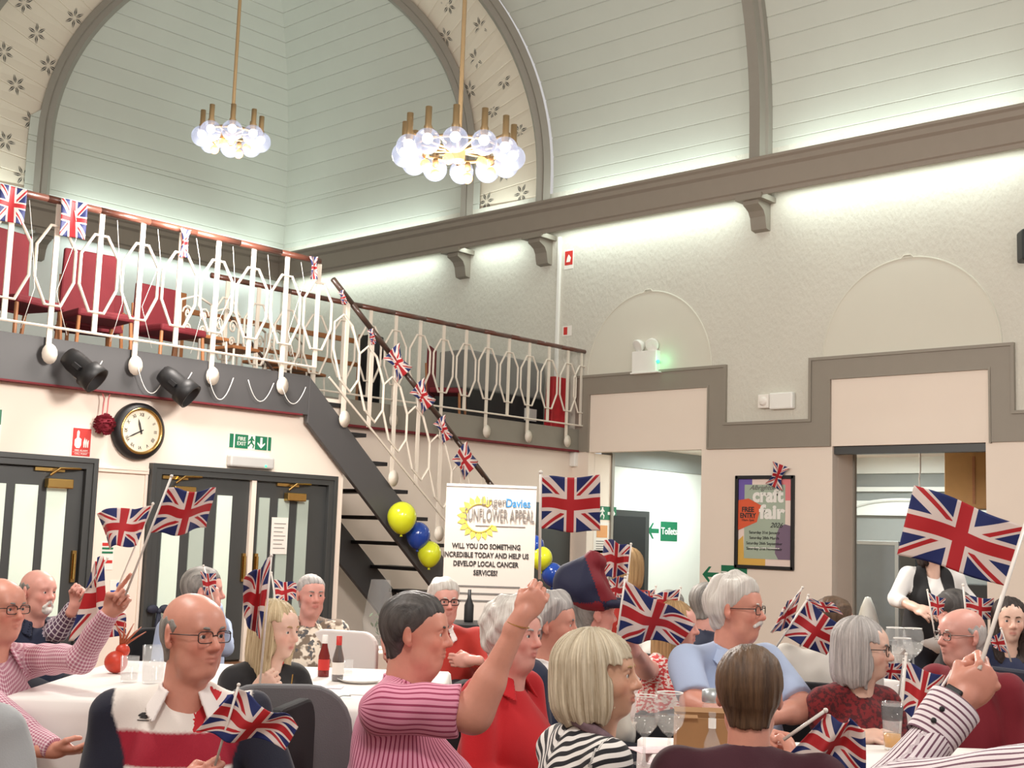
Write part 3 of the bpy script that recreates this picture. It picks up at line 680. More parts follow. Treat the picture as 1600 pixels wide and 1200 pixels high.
pl = MB().box((XR-.05, 13.66, 3.1), (XR, 13.71, 6.5)); tag(pl.build('conduit', M['white'], bevel=.004), 'long vertical white conduit beside the far bracket', 'conduit')
p = onX(889, 405, XR); t, X, N = sign('fire_sign', p, 'X', .20, .34, M['paper'], 'upper red and white fire sign beside the conduit', 'sign'); plate(p, X, N, .17, .24, .002, M['red'], 'red_panel', t, off=.005, dz=.02)
shape(p, X, N, [(-.05,-.05),(.03,-.05),(.05,.02),(0,.08),(-.03,.03)], M['paper'], 'flame_symbol', t, off=.008)
p = onX(886, 517, XR); t, X, N = sign('small_fire_sign', p, 'X', .20, .17, M['paper'], 'lower small red and cream sign beside the conduit', 'sign'); plate(p, X, N, .08, .13, .002, M['red'], 'red_panel', t, off=.005, dx=-.03)
p = onX(1607, 385, XR-.25); t = empty('wall_speaker', p, label='black loudspeaker high on the right wall at the photo edge', cat='speaker')
q = MB().obox(p-np.array([0,.02,0]), ((.8,.6,0), (-.6,.8,0), UP), (.13, .13, .2)).build('cabinet', M['black'], t, bevel=.03); q.location = -Vector(t.location)
q = MB().tube([p+np.array([.05,0,0]), (XR, p[1], p[2])], .02).build('wall_bracket', M['black'], t); q.location = -Vector(t.location)
p = onX(893, 716, XR); p = onY(893, 716, YB+.1); t = tag(MB().obox(p+np.array([0,-.06,0]), ((1,0,0), UP, (0,1,0)), (.06, .14, .06)).build('motion_sensor', M['white'], bevel=.02), 'small white sensor under the far gallery corner', 'sensor')
# jamb signs
p = onY(948, 802, 12.96); t, X, N = sign('exit_sign', p, 'Y', .5, .22, M['green'], 'green exit sign with arrow on the jamb left of the corridor', 'sign')
shape(p, X, N, scl([(-a, b) for a, b in ARROW_L], .2, .12, 0), M['white'], 'arrow', t, off=.005); shape(p, X, N, scl(MAN, .19, -.12, 0), M['white'], 'running_man', t, off=.005)
for (a, b_, lab) in ((940, 840, 'upper'), (940, 884, 'lower')):
    p = onY(a, b_, 12.96); t, X, N = sign('jamb_notice', p, 'Y', .42, .5, M['paper'], lab+' notice with orange block on the jamb behind the hat', 'notice')
    plate(p, X, N, .28, .2, .002, mat('orange_print', (224, 160, 104), .7), 'orange_block', t, off=.005, dz=.1)
    for k in range(4): plate(p, X, N, .3, .012, .002, M['greyink'], 'text_line', t, off=.005, dz=-.06-.04*k)
def toilets(p, kind, w, h, label):
    t, X, N = sign('toilets_sign', p+fr_(0, kind)[0]*h*.62, kind, w, h, M['green'], label, 'sign')
    shape(p, X, N, scl(ARROW_L, h*.95, -w*.5-.0, 0), M['green'], 'arrow', t, off=.001)
    text('Toilets', h*.50, p+X*h*.62+N*.009, X, UP, M['white'], t, off=.003)
toilets(onY(1034, 830, 13.02)+np.array([0, 0, 0]), 'Y', .5, .34, 'bright green toilets sign with arrow on the white corridor wall')
toilets(onX(1130, 899, XR), 'X', .44, .30, 'green toilets sign with arrow beneath the framed poster')
# craft fair poster
A = onX(1151, 745, XR); B = onX(1241, 890, XR); c = (A+B)/2; c[0] = XR; w, h = abs(A[1]-B[1]), abs(A[2]-B[2])+.02
X, Z_, N = fr_(0, 'X'); t = empty('craft_fair_poster', c, label='black framed craft fair poster between the two openings', cat='poster'); iv = -Vector(t.location)
b = MB()
for sx in (-1, 1): b.obox(c+X*sx*(w/2-.02)+N*.02, (X, UP, N), (.025, h/2, .02))
for sz in (-1, 1): b.obox(c+np.array([0,0,sz*(h/2-.02)])+N*.02, (X, UP, N), (w/2, .025, .02))
b.build('frame', M['black'], t, bevel=.004).location = iv
P_ = lambda poly, col, nm, off: shape(c, X, N, [((a-.5)*(w-.08), (.5-b_)*(h-.08)) for a, b_ in poly], mat(nm+'_print', col, .5, var=.03), nm, t, off=off)
P_([(0,0),(0,1),(1,1),(1,0)], (238, 218, 208), 'pink_sheet', .004)
P_([(0,0),(0,.25),(.12,.25),(.12,.07),(.26,.07),(.26,0)], (112, 92, 172), 'violet_block', .007)
P_([(1,0),(.62,0),(.66,.12),(.85,.25),(1,.25)], (226, 130, 134), 'rose_block', .007)
P_([(0,.72),(0,1),(.52,1),(.52,.92),(.12,.92),(.1,.66)], (222, 176, 84), 'ochre_block', .007)
P_([(.12,.07),(.12,.92),(.88,.92),(.88,.07)], (168, 182, 164), 'sage_block', .010)
P_([(.88,.52),(.78,.55),(.72,.65),(.70,.85),(.76,.92),(1,.92),(1,.54)], (120, 100, 122), 'mauve_block', .012)
P_([(0,.25),(.2,.23),(.44,.31),(.36,.5),(0,.6)], (222, 92, 56), 'orange_block', .013)
pt = lambda a, b_: c+X*(a-.5)*(w-.08)+np.array([0,0,(.5-b_)*(h-.08)])+N*.017
text('craft', .27, pt(.56, .20), X, UP, M['white'], t, off=.012, sx=1.0); text('fair', .27, pt(.64, .39), X, UP, M['white'], t, off=.012, sx=1.15)
text('FREE', .10, pt(.19, .36), X, UP, M['ink'], t, off=.003); text('ENTRY', .10, pt(.19, .43), X, UP, M['ink'], t, off=.003, sx=.85); text('10am-3pm', .05, pt(.19, .48), X, UP, M['ink'], t)
text('2026', .10, pt(.72, .535), X, UP, M['ink'], t, shear=.4); text('Albrighton', .10, pt(.46, .105), X, UP, M['greyink'], t, shear=.5)
for k, s_ in enumerate(('Saturday 31st January', 'Saturday 28th March', 'Saturday 26th September', 'Saturday 21st November')): text(s_, .058, pt(.5, .62+.062*k), X, UP, M['ink'], t)
plate(c, X, N, .5, .012, .002, M['white'], 'text_line', t, off=.016, dz=-.37)
# roll-up banner facing the hall
BX = RH*math.cos(.06)+FH*math.sin(.06)*1; BN = np.cross(BX, UP); BN = -BN if BN@FH > 0 else BN
tl = dep(698, 757, 11.2); wB = .80; hB = 1.98; o = np.array([tl[0], tl[1], 0])+BX*wB/2
bn = empty('pull_up_banner', o, label='cream pull-up banner with yellow sunflower and grey lettering in front of the stairs', cat='banner'); iv = -Vector(bn.location)
zt = tl[2]
MB().obox(o+np.array([0,0,(zt+.1)/2]), (BX, UP, BN), (wB/2, (zt-.1)/2, .004)).build('printed_sheet', mat('banner_sheet', (214, 204, 194), .7, var=.02, nscale=3), bn).location = iv
MB().obox(o+np.array([0,0,zt]), (BX, UP, BN), (wB/2, .012, .012)).build('top_rail', M['grey_plastic'], bn).location = iv
MB().obox(o+np.array([0,0,.05]), (BX, UP, BN), (wB/2+.02, .05, .09)).build('base_cassette', M['steel'], bn, bevel=.01).location = iv
kx = 137/.80
def bp(px_, py_): # position on the banner measured in photo pixels from its top edge
    return o+BX*((px_-767)/171.)+np.array([0,0,zt-(py_-762)/176.])+BN*.008
sc_ = bp(750, 812); pet = MB()
for k in range(15):
    a = math.radians(60+k*19); d = BX*math.cos(a)+np.array([0,0,1])*math.sin(a); q_ = -BX*math.sin(a)+np.array([0,0,1])*math.cos(a)
    pet.prism([(.12,-.014),(.16,-.024),(.20,0),(.16,.024),(.12,.014)], sc_, d, q_, BN, .002)
pet.build('sunflower_petals', M['sunyellow'], bn).location = iv
ring = [sc_+(BX*math.cos(a)+np.array([0,0,1])*math.sin(a))*.125 for a in np.linspace(math.radians(55), math.radians(330), 30)]
MB().tube(ring, .009, 6).build('sunflower_ring', M['sunyellow'], bn).location = iv
text('Lingen', .105, bp(752, 786)+BN*.010, BX, UP, M['greyink'], bn, align='LEFT', sx=.82); text('Davies', .105, bp(789, 788), BX, UP, M['blueink'], bn, align='LEFT', off=.002, sx=.78)
text('SUNFLOWER APPEAL', .155, bp(780, 808)+BN*.010, BX, UP, M['greyink'], bn, sx=.42)
MB().obox(bp(782, 824), (BX, UP, BN), (.22, .003, .002)).build('underline', M['greyink'], bn).location = iv
for k, s_ in enumerate(('WILL YOU DO SOMETHING', 'INCREDIBLE TODAY AND HELP US', 'DEVELOP LOCAL CANCER', 'SERVICES?')): text(s_, .062, bp(762, 856+k*13.5), BX, UP, M['ink'], bn, off=.0015, sx=.78)
for k, ww in enumerate((.29, .29, .30)): MB().obox(bp(765, 917+k*11), (BX, UP, BN), (ww, .006, .002)).build('text_line', M['greyink'], bn).location = iv

# ------------------------------------------------------------------ gallery: stage lamps, cables, chairs, boxes
for k, (a, b_) in enumerate(((128, 575), (276, 601))):
    p = onY(a, b_, YF-.28); t = empty('stage_lamp', p, label='black stage lamp clamped to the gallery fascia, %s' % ('left of the two' if k == 0 else 'right of the two'), cat='lamp')
    d = np.array([.45, -.55, -.55]); d /= np.linalg.norm(d); e = np.cross(d, UP); e /= np.linalg.norm(e); g = np.cross(e, d)
    MB().lathe([(0,-.2),(.09,-.19),(.11,-.1),(.11,.05),(.14,.07),(.14,.2),(.12,.2),(.10,.07),(0,.06)], (0,0,0), (e, g, d), 20).build('can', M['black'], t, smooth=True)
    MB().obox((0,0,.0), (e, g, d), (.15, .02, .04)).tube([(0,.0,.05),(0,.1,.16),(0,.24,.18)], .02, 8).build('yoke', M['black'], t)
cb = MB()
for a, b_, dr in ((100,160,30),(215,262,36),(262,300,20),(326,365,34),(388,428,30),(440,478,28)):
    P0, P1 = onY(a, 540+a*.13, YF-.13), onY(b_, 540+b_*.13, YF-.13); pts = []
    for i in range(13): u = i/12; q = P0*(1-u)+P1*u; q[2] -= .22*dr/30*4*u*(1-u)+.02; pts.append(q)
    cb.tube(pts, .005, 5)
for i in range(9):
    x0 = 5.0+i*.46; cb.tube([(x0, YF-.13, 4.42), (x0+.05, YF-.14, 4.0+.1*(i % 3)), (x0+.12*((i % 2)*2-1), YF-.13, 3.6), (x0+.02, YF-.13, 3.2)], .003, 5)
tag(cb.build('fairy_light_cable', M['white'], smooth=True), 'thin white fairy light cable looped along the near gallery railing', 'cable')
def gchair(p, rz, label, fabric='burg', h=1.05, legm='wood', grp=None, w=.52):
    t = empty('gallery_chair' if fabric == 'burg' else 'chair', p, rz, label=label, cat='chair', group=grp); m = M[fabric]
    MB().prism([(-w/2,.40),(w/2,.40),(w/2*.94,h-.02),(-w/2*.94,h-.02)], (0,.24,0), (1,0,0), UP, (0,1,0), .055).build('backrest', m, t, bevel=.02)
    MB().box((-w/2,-.26,.42), (w/2,.24,.50)).build('seat', m, t, bevel=.025)
    for sx in (-1, 1):
        MB().tube([(sx*(w/2-.03),-.22,.42), (sx*(w/2-.01),-.24,0)], .02, 8).build('leg', M[legm], t)
        MB().tube([(sx*(w/2-.02),.30,h*.75), (sx*(w/2-.02),.27,.42), (sx*(w/2-.01),.33,0)], .02, 8).build('leg', M[legm], t)
    return t
GZ = 3.10
def gp(px_, y): q = onY(px_, 480, y); return (float(q[0]), y, GZ)
gch = [(35, 12.0, .3, 1.25, 'cut by the left edge beyond the railing'), (152, 12.1, -.1, 1.22, 'behind the second hanging flag'), (268, 12.25, .1, 1.02, 'behind the narrow hanging flag'), (140, 12.9, 2.9, .85, 'half hidden behind the others')]
for a, y, rz, h, l in gch: gchair(gp(a, y), rz, 'burgundy gallery chair with wooden legs, '+l, h=h, w=.62)
for a, y, rz, h, l in ((705, 13.55, .6, 1.15, 'beyond the far railing, mid way'),): gchair(gp(a, y), rz, 'burgundy gallery chair '+l, h=h)
def scroll_chair(p, rz, label):
    t = empty('scroll_back_chair', p, rz, label=label, cat='chair', group='white scroll-back chairs on the gallery')
    m = MB()
    for sx in (-1, 1):
        sp = [(sx*(.11+.07*(1-i/16)*math.cos(i*.62)), .2, .78+.09*(1-i/20)*math.sin(i*.62)) for i in range(17)]; m.tube(sp, .012, 6)
        sp = [(sx*(.10+.05*(1-i/16)*math.cos(i*.62)), .2, .60+.06*(1-i/20)*math.sin(i*.62)) for i in range(17)]; m.tube(sp, .012, 6)
        m.tube([(sx*.2,.2,0),(sx*.2,.2,.5),(sx*.21,.2,.92)], .014, 6)
    m.tube([(-.21,.2,.92),(0,.2,1.0),(.21,.2,.92)], .014, 6); m.build('scroll_back', M['iron'], t, smooth=True)
    MB().box((-.21,-.2,.45), (.21,.2,.49)).build('seat', M['wood'], t, bevel=.01)
    for sx in (-1, 1): MB().tube([(sx*.18,-.18,.45),(sx*.2,-.2,0)], .014, 6).build('leg', M['iron'], t)
for k, (a, y) in enumerate(((322, 12.4), (372, 12.8), (418, 13.5), (455, 13.7), (484, 13.9))): scroll_chair(gp(a, y), .1*k, 'white scroll-backed metal chair on the gallery, %s' % ('leftmost of the row', 'second from the left', 'middle of the row', 'second from the right end', 'rightmost, by the stair head')[k])
p = gp(343, 13.1); t = empty('gallery_bench', (p[0]+1.4, 14.6, GZ), label='long wooden bench rail standing behind the scroll-backed chairs', cat='bench')
MB().box((-1.05,-.03,0), (-.93,.03,1.42)).build('end_panel', M['wood'], t, bevel=.01); MB().box((-.95,-.02,1.15), (2.2,.02,1.22)).box((-.95,-.02,.8), (2.2,.02,.86)).build('rails', M['wood'], t); MB().box((2.15,-.03,0), (2.2,.03,1.3)).build('end_panel', M['wood'], t)
p = onY(790, 600, 14.0); b = MB().box((-1.05,-.3,0), (.85,.3,.62)); q = b.build('storage_box', mat('grey_lid', (128, 126, 122), .7), bevel=.03); q.location = (p[0], 14.2, GZ+.62); tag(q, 'large grey case stacked on black ones behind the far railing', 'case')
b = MB().box((-1.2,-.35,0), (.8,.35,.62)); q = b.build('flight_case', M['black'], bevel=.02); q.location = (p[0], 14.2, GZ); tag(q, 'long black flight case on the far gallery floor', 'case')
q = MB().box((-.14,-.02,-.1), (.14,.0,.1)).build('case_label', M['paper'], q); q.location = (0.45,-.355,.33)
p = (15.70, 13.36, GZ); t = empty('gift_bag', p, label='red printed carrier bag hanging at the end of the far railing', cat='bag')
MB().prism([(-.2,0),(.2,0),(.17,.95),(-.15,.95)], (0,0,.0), (1,0,0), UP, (0,1,0), .16).build('bag_body', mat('red_bag', (178, 36, 44), .4, var=.35, nscale=9), t, bevel=.01)
# dark objects at the stair head
p = gp(583, 14.4); q = MB().lathe([(0,0),(.16,0),(.16,.9),(.2,.95),(.18,1.25),(0,1.3)], n=18).build('covered_stand', M['black'], None, smooth=True); q.location = p; tag(q, 'black covered stand behind the far railing at the stair head', 'stand')

# ------------------------------------------------------------------ bar interior beyond the right opening
p = onX(1515, 770, 18.5); q = MB().box((-.3,-.55,-.42), (.3,.45,.42)).build('oak_wall_cabinet', M['goldcab'], bevel=.01); q.location = (18.6, p[1]-.15, 2.48); tag(q, 'oak coloured wall cabinet high in the bar', 'cabinet')
MB().box((-.31,-.02,-.35),(-.30,.02,.35)).build('cabinet_stile', M['wood'], q)
p = onX(1372, 905, 18.2); t = empty('tall_fridge', (18.3, p[1], 0), label='tall grey framed fridge just inside the bar opening', cat='fridge')
MB().box((-.25,-.42,0), (.3,.42,1.55)).build('body', M['greywall'], t, bevel=.02); b = MB()
b.box((-.29,-.42,0),(-.25,-.36,1.55)).box((-.29,.36,0),(-.25,.42,1.55)).box((-.29,-.42,1.49),(-.25,.42,1.55)); b.build('door_frame', M['steel'], t, bevel=.005)
MB().box((-.27,-.36,0),(-.255,.36,1.49)).build('door_glass', mat('grey_glass', (132, 142, 148), .2), t)
q = MB().box((-.3,-1.5,0), (.3,1.5,.98)).build('bar_counter', M['door'], bevel=.01); q.location = (17.7, 6.3, 0); tag(q, 'dark bar counter behind the waitress', 'counter')
q = MB().box((-.3,-.4,0), (.3,.4,1.3)).build('dark_cabinet', M['dark'], bevel=.01); q.location = (19.2, onX(1420, 900, 19.2)[1], 0); tag(q, 'dark cabinet in the bar behind the waitress', 'cabinet')
p = onX(1438, 735, 17.2); q = MB().tube([(0,0,3.0-p[2]), (0,0,.0), (.005,.02,-.12), (0,0,-.35)], .012, 6).build('ceiling_cord', M['white']); q.location = tuple(p); tag(q, 'white pull cord hanging in the bar opening', 'cord')
p = onX(1356, 962, 17.0); q = MB().lathe([(.0,-.35),(.17,-.33),(.16,-.1),(.1,.12),(.04,.26),(0,.27)], n=14).build('white_sack', M['white'], None, smooth=True); q.location = (float(p[0]), float(p[1]), float(p[2])); tag(q, 'white cloth bundle showing at the left side of the bar opening', 'cloth')
q = MB().box((-.3,-.3,0),(.3,.3,float(p[2])-.34)).build('side_table', M['door']); q.location = (float(p[0]), float(p[1]), 0); tag(q, 'small dark stand under the white cloth bundle', 'table')

# ------------------------------------------------------------------ sculpting: distance fields meshed with surface nets
def cap(a, b, r1, r2=None, k=.01): return ('c', np.array(a, float), np.array(b, float), r1, r1 if r2 is None else r2, k)
def ell(c, r, k=.01, rot=None): return ('e', np.array(c, float), np.array(r, float), k, rot)
def cut(p): return ('-', p)
def sd(P, p):
    if p[0] == 'c':
        _, a, b, r1, r2, k = p; ba = b-a; h = np.clip(((P-a)@ba)/(ba@ba+1e-9), 0, 1)
        return np.linalg.norm(P-a-h[:, None]*ba, axis=1)-(r1+(r2-r1)*h)
    if p[0] == 'e':
        _, c, r, k, rot = p; q = P-c
        if rot is not None: q = q@rot
        k0 = np.linalg.norm(q/r, axis=1); k1 = np.linalg.norm(q/(r*r), axis=1); return k0*(k0-1)/(k1+1e-9)
    if p[0] == 'f': return p[1](P)
def blend(P, prims):
    d = None
    for p in prims:
        if p[0] == '-':
            q = p[1]; e = -sd(P, q); k = q[5] if q[0] == 'c' else q[3] if q[0] == 'e' else q[2]
            h = np.clip(.5-.5*(d-e)/k, 0, 1); d = d*(1-h)+e*h+k*h*(1-h)
        else:
            e = sd(P, p); k = p[5] if p[0] == 'c' else p[3] if p[0] == 'e' else p[2]
            if d is None: d = e
            else: h = np.clip(.5+.5*(d-e)/k, 0, 1); d = d*h*0+e*h+d*(1-h)-k*h*(1-h)
    return d
def surf(fn, lo, hi, h):
    lo = np.array(lo, float); hi = np.array(hi, float); B = 6
    n = (np.ceil((hi-lo)/h/B)).astype(int)*B+1; nb = (n-1)//B
    g = [lo[i]+h*B*(np.arange(nb[i])+.5) for i in range(3)]
    C = np.stack(np.meshgrid(*g, indexing='ij'), -1).reshape(-1, 3)
    dc = fn(C); act = np.abs(dc) < h*B*1.25
    V = np.repeat(np.repeat(np.repeat(np.where(dc.reshape(nb) > 0, 1., -1.), B, 0), B, 1), B, 2)
    V = np.pad(V, ((0, 1),)*3, mode='edge').astype('f'); V[0] = V[-1] = 1; V[:, 0] = V[:, -1] = 1; V[:, :, 0] = V[:, :, -1] = 1
    ib = np.argwhere(act.reshape(nb))*B
    off = np.stack(np.meshgrid(*[np.arange(B+1)]*3, indexing='ij'), -1).reshape(-1, 3)
    I = (ib[:, None, :]+off[None]).reshape(-1, 3)
    key = (I[:, 0]*n[1]+I[:, 1])*n[2]+I[:, 2]; key = np.unique(key)
    I = np.stack([key//(n[1]*n[2]), (key//n[2]) % n[1], key % n[2]], 1)
    P = lo+I*h; v = np.concatenate([fn(P[i:i+200000]) for i in range(0, len(P), 200000)]) if len(P) else np.zeros(0)
    bd = (I == 0).any(1) | (I == n-1).any(1); v = np.where(bd, np.maximum(v, h*.5), v)
    V.ravel()[key] = v
    s = V < 0; cs = np.zeros(tuple(n-1), np.int8)
    for a in (0, 1):
        for b_ in (0, 1):
            for c_ in (0, 1): cs += s[a:n[0]-1+a, b_:n[1]-1+b_, c_:n[2]-1+c_]
    cells = np.argwhere((cs > 0) & (cs < 8)); idx = -np.ones(tuple(n-1), int); idx[tuple(cells.T)] = np.arange(len(cells))
    acc = np.zeros((len(cells), 3)); cnt = np.zeros(len(cells))
    cor = [(a, b_, c_) for a in (0, 1) for b_ in (0, 1) for c_ in (0, 1)]
    for i, A in enumerate(cor):
        for Bc in cor[i+1:]:
            if sum(abs(x-y) for x, y in zip(A, Bc)) != 1: continue
            A_, B_ = np.array(A), np.array(Bc); va = V[tuple((cells+A_).T)]; vb = V[tuple((cells+B_).T)]
            m = (va < 0) != (vb < 0); t = np.where(m, va/(va-vb+1e-12), 0)
            acc += np.where(m[:, None], A_+(B_-A_)*t[:, None], 0); cnt += m
    verts = lo+(cells+acc/np.maximum(cnt, 1)[:, None])*h
    faces = []
    for ax in range(3):
        u, w = (ax+1) % 3, (ax+2) % 3; sl0 = [slice(1, -1)]*3; sl1 = [slice(1, -1)]*3
        sl0[ax] = slice(0, -1); sl1[ax] = slice(1, None)
        a, b_ = s[tuple(sl0)], s[tuple(sl1)]; E_ = np.argwhere(a != b_)
        if not len(E_): continue
        flip = a[tuple(E_.T)]
        e = E_.copy(); e[:, u] += 1; e[:, w] += 1
        q = []
        for du, dw in ((-1, -1), (0, -1), (0, 0), (-1, 0)):
            c_ = e.copy(); c_[:, u] += du; c_[:, w] += dw; q.append(idx[tuple(c_.T)])
        q = np.stack(q, 1); q[~flip] = q[~flip][:, ::-1]; q = q[(q >= 0).all(1)]; faces.append(q)
    faces = np.concatenate(faces) if faces else np.zeros((0, 4), int)
    return verts, faces
def mesh_np(name, V, F, m, parent=None, origin=None, attrs=None, slots=None):
    me = bpy.data.meshes.new(name); V = V-(np.array(origin) if origin is not None else 0)
    me.vertices.add(len(V)); me.vertices.foreach_set('co', V.astype('f').ravel())
    me.loops.add(len(F)*4); me.loops.foreach_set('vertex_index', F.astype('i').ravel())
    me.polygons.add(len(F)); me.polygons.foreach_set('loop_start', np.arange(0, len(F)*4, 4, dtype='i'))
    me.update(calc_edges=True); me.polygons.foreach_set('use_smooth', np.ones(len(F), bool))
    for q in (m if isinstance(m, (list, tuple)) else [m]): me.materials.append(q)
    if slots is not None: me.polygons.foreach_set('material_index', slots[F[:, 0]].astype('i'))
    for k, a in (attrs or {}).items():
        if k == 'Col':
            at = me.color_attributes.new('Col', 'FLOAT_COLOR', 'POINT'); at.data.foreach_set('color', np.c_[a, np.ones(len(a))].astype('f').ravel())
        else: at = me.attributes.new(k, 'FLOAT_VECTOR', 'POINT'); at.data.foreach_set('vector', a.astype('f').ravel())
    me.validate(); o = bpy.data.objects.new(name, me); COL.objects.link(o)
    if parent: o.parent = parent
    return o
def attr(nt, name, vec=True):
    n = nt.nodes.new('ShaderNodeAttribute'); n.attribute_name = name; return n.outputs['Vector' if vec else 'Color']
def skinmat():
    m, nt, b = newmat('skin'); c = attr(nt, 'Col', False); n = noise(nt, 60, 3, objco(nt)); n2 = noise(nt, 9, 2, objco(nt))
    g = nt.nodes.new('ShaderNodeHueSaturation'); nt.links.new(c, g.inputs['Color']); nt.links.new(((n*.10)+(n2*.14)+.87).k, g.inputs['Value'])
    nt.links.new(g.outputs[0], b.inputs['Base Color']); b.inputs['Roughness'].default_value = .42
    b.inputs['Subsurface Weight'].default_value = .08; b.inputs['Subsurface Radius'].default_value = (.008, .004, .003); b.inputs['Subsurface Scale'].default_value = 1
    bump(nt, b, n, .25, .002); return m
M['skin'] = skinmat()
def hairmat(name, c1, c2, rough=.5):
    m, nt, b = newmat(name); v = attr(nt, 'sv'); mp = nt.nodes.new('ShaderNodeMapping'); mp.inputs['Scale'].default_value = (1, .10, 1); nt.links.new(v, mp.inputs[0])
    n = noise(nt, 60, 4, mp.outputs[0], .7); n2 = noise(nt, 12, 3, mp.outputs[0])
    f = ((n-.5)*2.4+(n2-.5)*1.4).m('ADD', .5, clamp=True)
    nt.links.new(mixc(nt, f, lin(c1), lin(c2)), b.inputs['Base Color']); b.inputs['Roughness'].default_value = rough
    b.inputs['Specular IOR Level'].default_value = .4; bump(nt, b, n, .8, .006); return m
def clothmat(name, kind, c1, c2=(255, 255, 255), c3=None, p=1.0, rough=.85):
    m, nt, b = newmat(name); v = attr(nt, 'pc'); sp = nt.nodes.new('ShaderNodeSeparateXYZ'); nt.links.new(v, sp.inputs[0]); u, w = E(nt, sp.outputs[0]), E(nt, sp.outputs[1])
    A, B = lin(c1), lin(c2); oc = objco(nt)
    if kind == 'plain': col = mixc(nt, noise(nt, 5, 2, oc), mul(A, .94), mul(A, 1.06))
    elif kind == 'stripe': col = mixc(nt, (u*(1/p)).frac() > .34, A, B)
    elif kind == 'hstripe': col = mixc(nt, ((w+((u*26.).sin()*.0035)+((u*61.).sin()*.002))*(1/p)).frac() < .5, A, B)
    elif kind == 'check':
        a = (u*(1/p)).frac() < .42; q = (w*(1/p)).frac() < .42
        col = mixc(nt, (a+q)*.5, A, B)
    elif kind == 'plaid':
        a = (u*(1/p)).frac() < .22; q = (w*(1/p)).frac() < .22; col = mixc(nt, a.m('MAXIMUM', q), A, B)
    elif kind in ('floral', 'tweed', 'lace', 'print'):
        mp = nt.nodes.new('ShaderNodeMapping'); nt.links.new(oc, mp.inputs[0]); mp.inputs['Scale'].default_value = (1, 1, 2.0) if kind == 'tweed' else (1, 1, 1)
        n = noise(nt, p, 2 if kind != 'lace' else 5, mp.outputs[0], .6); r = nt.nodes.new('ShaderNodeMapRange'); nt.links.new(n.k, r.inputs[0]); r.inputs[1].default_value = .48; r.inputs[2].default_value = .54
        col = mixc(nt, E(nt, r.outputs[0]), A, B)
        if c3: n2 = noise(nt, p*1.3, 2, mp.outputs[0]); col = mixc(nt, n2 > .6, col, lin(c3))
    elif kind == 'polo':
        c = attr(nt, 'Col', False); uv = nt.nodes.new('ShaderNodeCombineXYZ'); nt.links.new(((u-.10)*3.4+(w+.11)*1.0+.5).k, uv.inputs[0]); nt.links.new(((w+.11)*5.0-(u-.10)*1.4+.5).k, uv.inputs[1])
        z_ = E(nt, sp.outputs[2]); msk = (z_ > .5); col = mixc(nt, msk, c, uj_color(nt, uv.outputs[0]))
    nt.links.new(col, b.inputs['Base Color']); b.inputs['Roughness'].default_value = rough; b.inputs['Sheen Weight'].default_value = .12
    bump(nt, b, noise(nt, 300 if kind != 'lace' else 60, 2, oc), .25, .002); return m

# heads are modelled at the origin facing +x, y to the person's left
SKIN = {'fair': (236, 196, 176), 'pink': (228, 168, 154), 'tan': (218, 172, 144), 'ruddy': (216, 152, 132), 'olive': (214, 170, 142)}
def head_prims(fem, fat, age):
    f = fem; k = .02
    P = [ell((-.016, 0, .034), (.099, .077, .086), .02), ell((.020, 0, .0), (.072, .066, .085), .03), ell((.035, 0, .045), (.055, .06, .045), .03),
         ell((.032, 0, -.055), (.056-.004*f, .052-.006*f+.004*fat, .056), .03), ell((.058, 0, -.092), (.026, .024-.004*f, .020), .025),
         ell((.054, .036, -.024), (.030, .026, .028), .02), ell((.054, -.036, -.024), (.030, .026, .028), .02),
         cap((.079, -.036, .024), (.079, .036, .024), .012-.004*f, None, .02),
         cap((-.03, 0, -.04), (-.045, 0, -.25), .050-.006*f+.008*fat, .056-.007*f+.012*fat, .03), cap((.012, 0, -.095), (-.022, 0, -.25), .034+.010*fat, .044+.012*fat, .03)]
    if fat > .3: P.append(ell((.028, 0, -.108), (.046, .050, .030*fat+.012), .03)); P += [ell((.03, s*.045, -.072), (.030, .022, .032), .02) for s in (1, -1)]
    for s in (1, -1):
        P.append(cut(ell((.098, s*.031, .004), (.020, .020, .013), .014)))
        P.append(ell((.074, s*.031, .003), (.0125, .0155, .0125), .004))
        P.append(cap((.081, s*.018, .006), (.0885, s*.031, .0125), .0036, None, .006)); P.append(cap((.0885, s*.031, .0125), (.080, s*.045, .006), .0036, .003, .006))
        P.append(cap((.082, s*.020, -.005), (.0855, s*.032, -.009), .0032, None, .006)); P.append(cap((.0855, s*.032, -.009), (.078, s*.045, -.003), .0032, None, .006))
        P.append(ell((.092, s*.0135, -.033), (.014, .009, .009), .007))
        # ear: rim, lobe and bowl
        R_ = np.array(Matrix.Rotation(s*.45, 3, 'Z') @ Matrix.Rotation(-.2, 3, 'Y'))
        P.append(ell((-.014, s*.082, .0), (.021, .008, .033), .008, R_)); P.append(cut(ell((-.004, s*.093, .004), (.011, .006, .018), .006)))
        P.append(ell((-.006, s*.080, -.028), (.010, .007, .010), .006))
    P += [cap((.086, 0, .014), (.107, 0, -.022), .0085, .0105, .014), ell((.108, 0, -.029), (.0130, .0112, .0105), .010),
          ell((.060, 0, -.056), (.029, .032, .030), .02),
          cap((.083, -.023, -.0615), (.0935, 0, -.0565), .0030, .0044+.001*f, .006), cap((.0935, 0, -.0565), (.083, .023, -.0615), .0044+.001*f, .0030, .006),
          cap((.083, -.019, -.0665), (.0915, 0, -.0690), .0034, .0056+.001*f, .006), cap((.0915, 0, -.0690), (.083, .019, -.0665), .0056+.001*f, .0034, .006),
          cut(cap((.087, -.023, -.0640), (.0985, 0, -.0630), .0012, .0014, .0025)), cut(cap((.0985, 0, -.0630), (.087, .023, -.0640), .0014, .0012, .0025))]
    return P
